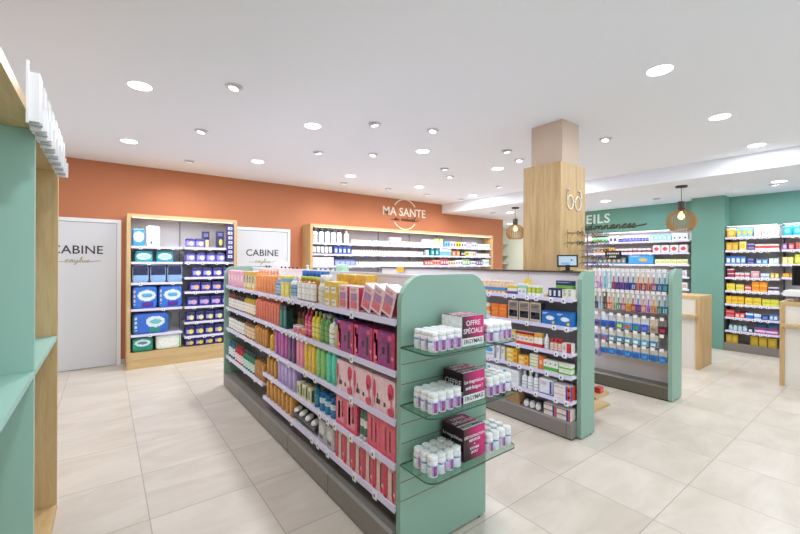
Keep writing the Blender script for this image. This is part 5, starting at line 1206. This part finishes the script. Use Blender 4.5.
rq(1, 1.10, .6, cr(.07, .10, '#e05a5a', (('r', .5, 1, 0, 1, '#3aa8a0'),)), 'tablet_carton', 'half red half teal carton', 'box')
rq(2, 1.25, 1.12, cr(.058, .105, '#ecdf7a', PAN('#f6f0c0')), 'tablet_carton', 'pale yellow carton', 'box')
rq(2, 1.11, .6, cr(.08, .14, '#c8cc3a', PAN('#e0e070')), 'tablet_carton', 'yellow-green tall carton', 'box')
rq(3, 1.25, .9, cr(.075, .06, '#e0a020', (('b', .4, .6, '#f0c860'),)), 'tablet_carton', 'orange-yellow carton', 'box')

# ------------------------------------------------------------------ SHELVING UNDER THE SCRIPT SIGN
ZS = [1.97, 1.735, 1.505, 1.27, 1.04, .80, .56]
wallunit('lit wall shelving under the CONSEILS lettering, left of the green pilaster', 2.50, 4.9, ZS)
SF = Front('X', 8.72, 'shelving under CONSEILS lettering')
def sw(i, a0, a1, K, name, desc, cat, **k): run(SF, ZS[i], a0, a1, K, name, desc, cat, shelf=['the top', 'the second', 'the third', 'the fourth', 'the fifth', 'the sixth', 'the seventh'][i]+' shelf', back=k.pop('back', .02), **k)
sw(0, 4.35, 4.02, carton(.31, .09, .15, '#8ae07a', (('b', .55, 1, '#b8e8d8'), ('b', .82, 1, '#a8dcf0'))), 'large_box', 'wide box fading from green to pale blue', 'box', n=1)
sw(0, 3.97, 3.80, cr(.075, .13, '#efe4ee', (('r', .2, .8, .2, .6, '#3a3a90'),)), 'toothpaste_carton', 'white carton with navy mark', 'box')
sw(0, 3.79, 3.20, bottle(.052, .10, '#2a3498', '#e8e6f0', '#5a5ac0', lz=(.2, .6), print_='#c8c8f0', split=False), 'mouthwash_bottle', 'navy bottle with white cap', 'bottle')
sw(0, 3.18, 2.80, cr(.07, .11, '#9fdcec', (('r', .2, .8, .3, .7, '#e6f6fa'),)), 'toothpaste_carton', 'cyan carton with white panel', 'box')
sw(0, 2.79, 2.53, cr(.08, .12, '#eef0f6', (('o', .5, .35, .22, '#3a50c0'),)), 'toothpaste_carton', 'white carton with blue dot', 'box')
sw(1, 4.3, 3.85, cr(.08, .11, '#d8b060', (('ov', .5, .5, .3, .25, '#b83030'),)), 'toothpaste_carton', 'gold carton with red oval', 'box')
sw(1, 3.84, 3.15, cr(.075, .085, '#efdfe8', (('b', .2, .6, '#7a4a58'),)), 'toothpaste_carton', 'white carton with brown band', 'box')
sw(1, 3.13, 2.53, softpack(.14, .09, .15, '#f0e6e8', patch='#d8405a', pc=(.5, .5, .3, .25)), 'cotton_bag', 'white bag with red oval', 'bag', n=4)
sw(2, 4.2, 3.62, cr(.09, .12, '#3a7a88', (('ov', .5, .5, .3, .25, '#d8a070'),)), 'toothpaste_carton', 'petrol carton', 'box')
sw(2, 3.58, 3.10, carton(.46, .09, .20, '#3a9ad8', (('ov', .6, .45, .18, .18, '#d8a850'), ('t', .1, .5, .85, 2, '#d8ecf8'), ('r', 0, 1, 0, .1, '#2a7ab8'))), 'large_box', 'very wide sky blue box with golden shape', 'box', n=1)
sw(2, 3.08, 2.53, cr(.085, .09, '#e6e8b8', (('r', .2, .8, .3, .7, '#c8d078'),)), 'toothpaste_carton', 'pale lime carton', 'box')
sw(3, 3.0, 2.53, cr(.12, .11, '#e6e2ea', PAN('#c8b8c8')), 'care_box', 'pale grey box', 'box')
sw(4, 2.9, 2.53, cr(.11, .11, '#eeeaea', PAN('#d0a8a0')), 'care_box', 'white box with clay panel', 'box')

# far opening: pale shelving seen past the end of the orange wall
g = unit('wall_shelving', 'pale green-grey shelving in the far opening beside the column', 'shelving', (10.6, 8.8, 0))
wp('side_panel', bx(10.15, 10.19, 8.55, 8.995, 0, 2.2, CREAM), g); wp('back_panel', bx(10.19, 11.35, 8.96, 8.995, 0, 2.2, mat('#a9b8a0', .6)), g)
for z in (.4, .8, 1.2, 1.5, 1.8, 2.18): wp('shelf', bx(10.19, 11.35, 8.6, 8.96, z-.02, z, mat('#c3cdb8', .5)), g)
FO = Front('Y', 8.62, 'far pale shelving')
run(FO, 1.5, 10.22, 10.9, carton(.2, .15, .16, '#d8603a', (('b', .6, .9, '#e8a080'),)), 'storage_box', 'orange-red box', 'box', shelf='a middle shelf')
run(FO, 1.2, 10.22, 10.9, carton(.16, .15, .14, '#7a9a70', ()), 'storage_box', 'dull green box', 'box', shelf='a lower shelf')

# ------------------------------------------------------------------ LEFT UNIT, CLOSE TO THE CAMERA
u = unit('open_shelving', 'tall oak and mint open shelving unit at the left edge', 'shelving', (-.5, 2.0, 0))
XF = -.232; XB = -.86
LW = wood_mat('light_oak', '#cda873', '#e6c998'); LWY = wood_mat('light_oak_lengthwise', '#cda873', '#e6c998', 'Y')
wp('top_board', bx(XB, XF, .2, 3.20, 2.082, 2.122, LWY), u)
wp('end_panel', bx(XB, XF, 3.165, 3.20, .04, 2.081, LW), u)
wp('divider', bx(XB, XF-.004, 2.215, 2.245, .04, 2.081, mat('#a0cabf', .5)), u, 'mint green divider')
wp('divider', bx(XB, XF-.004, .2, .23, .04, 2.081, mat('#a0cabf', .5)), u, 'mint green divider')
wp('shelf', bx(XB, XF-.003, .23, 2.2145, 1.045, 1.07, mat('#a0cabf', .5)), u); wp('shelf', bx(XB, XF-.003, 2.2455, 3.1645, 1.045, 1.07, mat('#a0cabf', .5)), u)
wp('base_board', bx(XB, XF, .2, 3.20, 0, .0395, LWY), u)
wp('back_panel', bx(XB-.02, XB-.0005, .2, 3.20, 0, 2.12, WOOD), u)
LM = mat('#ecebee', .4)
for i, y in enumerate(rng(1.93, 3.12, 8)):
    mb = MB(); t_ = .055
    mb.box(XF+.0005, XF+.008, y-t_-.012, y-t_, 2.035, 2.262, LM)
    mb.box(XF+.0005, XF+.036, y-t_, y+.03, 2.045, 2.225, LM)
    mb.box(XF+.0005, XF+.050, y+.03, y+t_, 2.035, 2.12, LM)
    mb.box(XF+.008, XF+.044, y-.045, y-.025, 2.035, 2.0445, mat('#b9b9bd', .5))  # grey strip paints the shading under the white block
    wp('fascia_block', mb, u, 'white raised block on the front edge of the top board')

# light bars built into the furniture
def led(unit_, x0, x1, y0, y1, z, power, rot):
    b_ = wp('light_bar', bx(x0, x1, y0, y1, z, z+.008, mat('#fffdf8', .3, emit=1.2)), unit_)
    l = area('lamp', (0, 0, 0), max(x1-x0, y1-y0), power, rot=rot, shape='RECTANGLE', sizey=.02, col=(.93, .96, 1))
    l.parent = unit_; l.location = Vector(((x0+x1)/2, (y0+y1)/2, z-.004))-OFF[unit_.name]
    if y1-y0 > x1-x0: l.rotation_euler = (0, rot[1], PI/2) if False else (0, 0, PI/2)
    return l
for o in list(COL.objects):
    if o.parent is None and o.type == 'EMPTY' and o.name in OFF:
        lb = o.get('label', '')
        if lb.startswith('oak-framed cabinet'): led(o, .30, 1.64, 6.61, 6.63, 2.136, 4, (0, 0, 0))
        if lb.startswith('long low-lit'): led(o, 3.1, 8.1, 6.71, 6.73, 2.171, 9, (0, 0, 0))
        if lb.startswith('tall wall shelving'): led(o, 8.74, 8.755, 1.31, 1.95, 2.175, 4.5, (0, 0, 0))
        if lb.startswith('second bay'): led(o, 8.74, 8.755, .58, 1.24, 2.175, 4.5, (0, 0, 0))
        if lb.startswith('lit wall shelving'): led(o, 8.74, 8.755, 2.54, 4.86, 2.175, 10, (0, 0, 0))

# ------------------------------------------------------------------ CAMERA, WORLD, LIGHT
cam = bpy.data.cameras.new('camera'); co = bpy.data.objects.new('camera', cam); COL.objects.link(co)
cam.sensor_width = 36; cam.lens = 387.5/800*36; cam.shift_y = -(267-261.52)/800; cam.clip_start = .02
TH = .6502
co.matrix_world = Matrix.Translation((0, 0, 1.5366)) @ Matrix.Rotation(-TH, 4, 'Z') @ Matrix.Rotation(PI/2, 4, 'X') @ Matrix.Rotation(.0049, 4, 'Z')
SC.camera = co
w = bpy.data.worlds.new('sky'); SC.world = w; w.use_nodes = True
bg = w.node_tree.nodes['Background']
bg.inputs[0].default_value = (.87, .94, 1, 1); bg.inputs[1].default_value = 2.25      # overcast daylight outside the shop front
vs_ = SC.view_settings
vs_.view_transform = 'Standard'; vs_.look = 'None'; vs_.gamma = 1; vs_.use_curve_mapping = False; vs_.exposure = 0.0
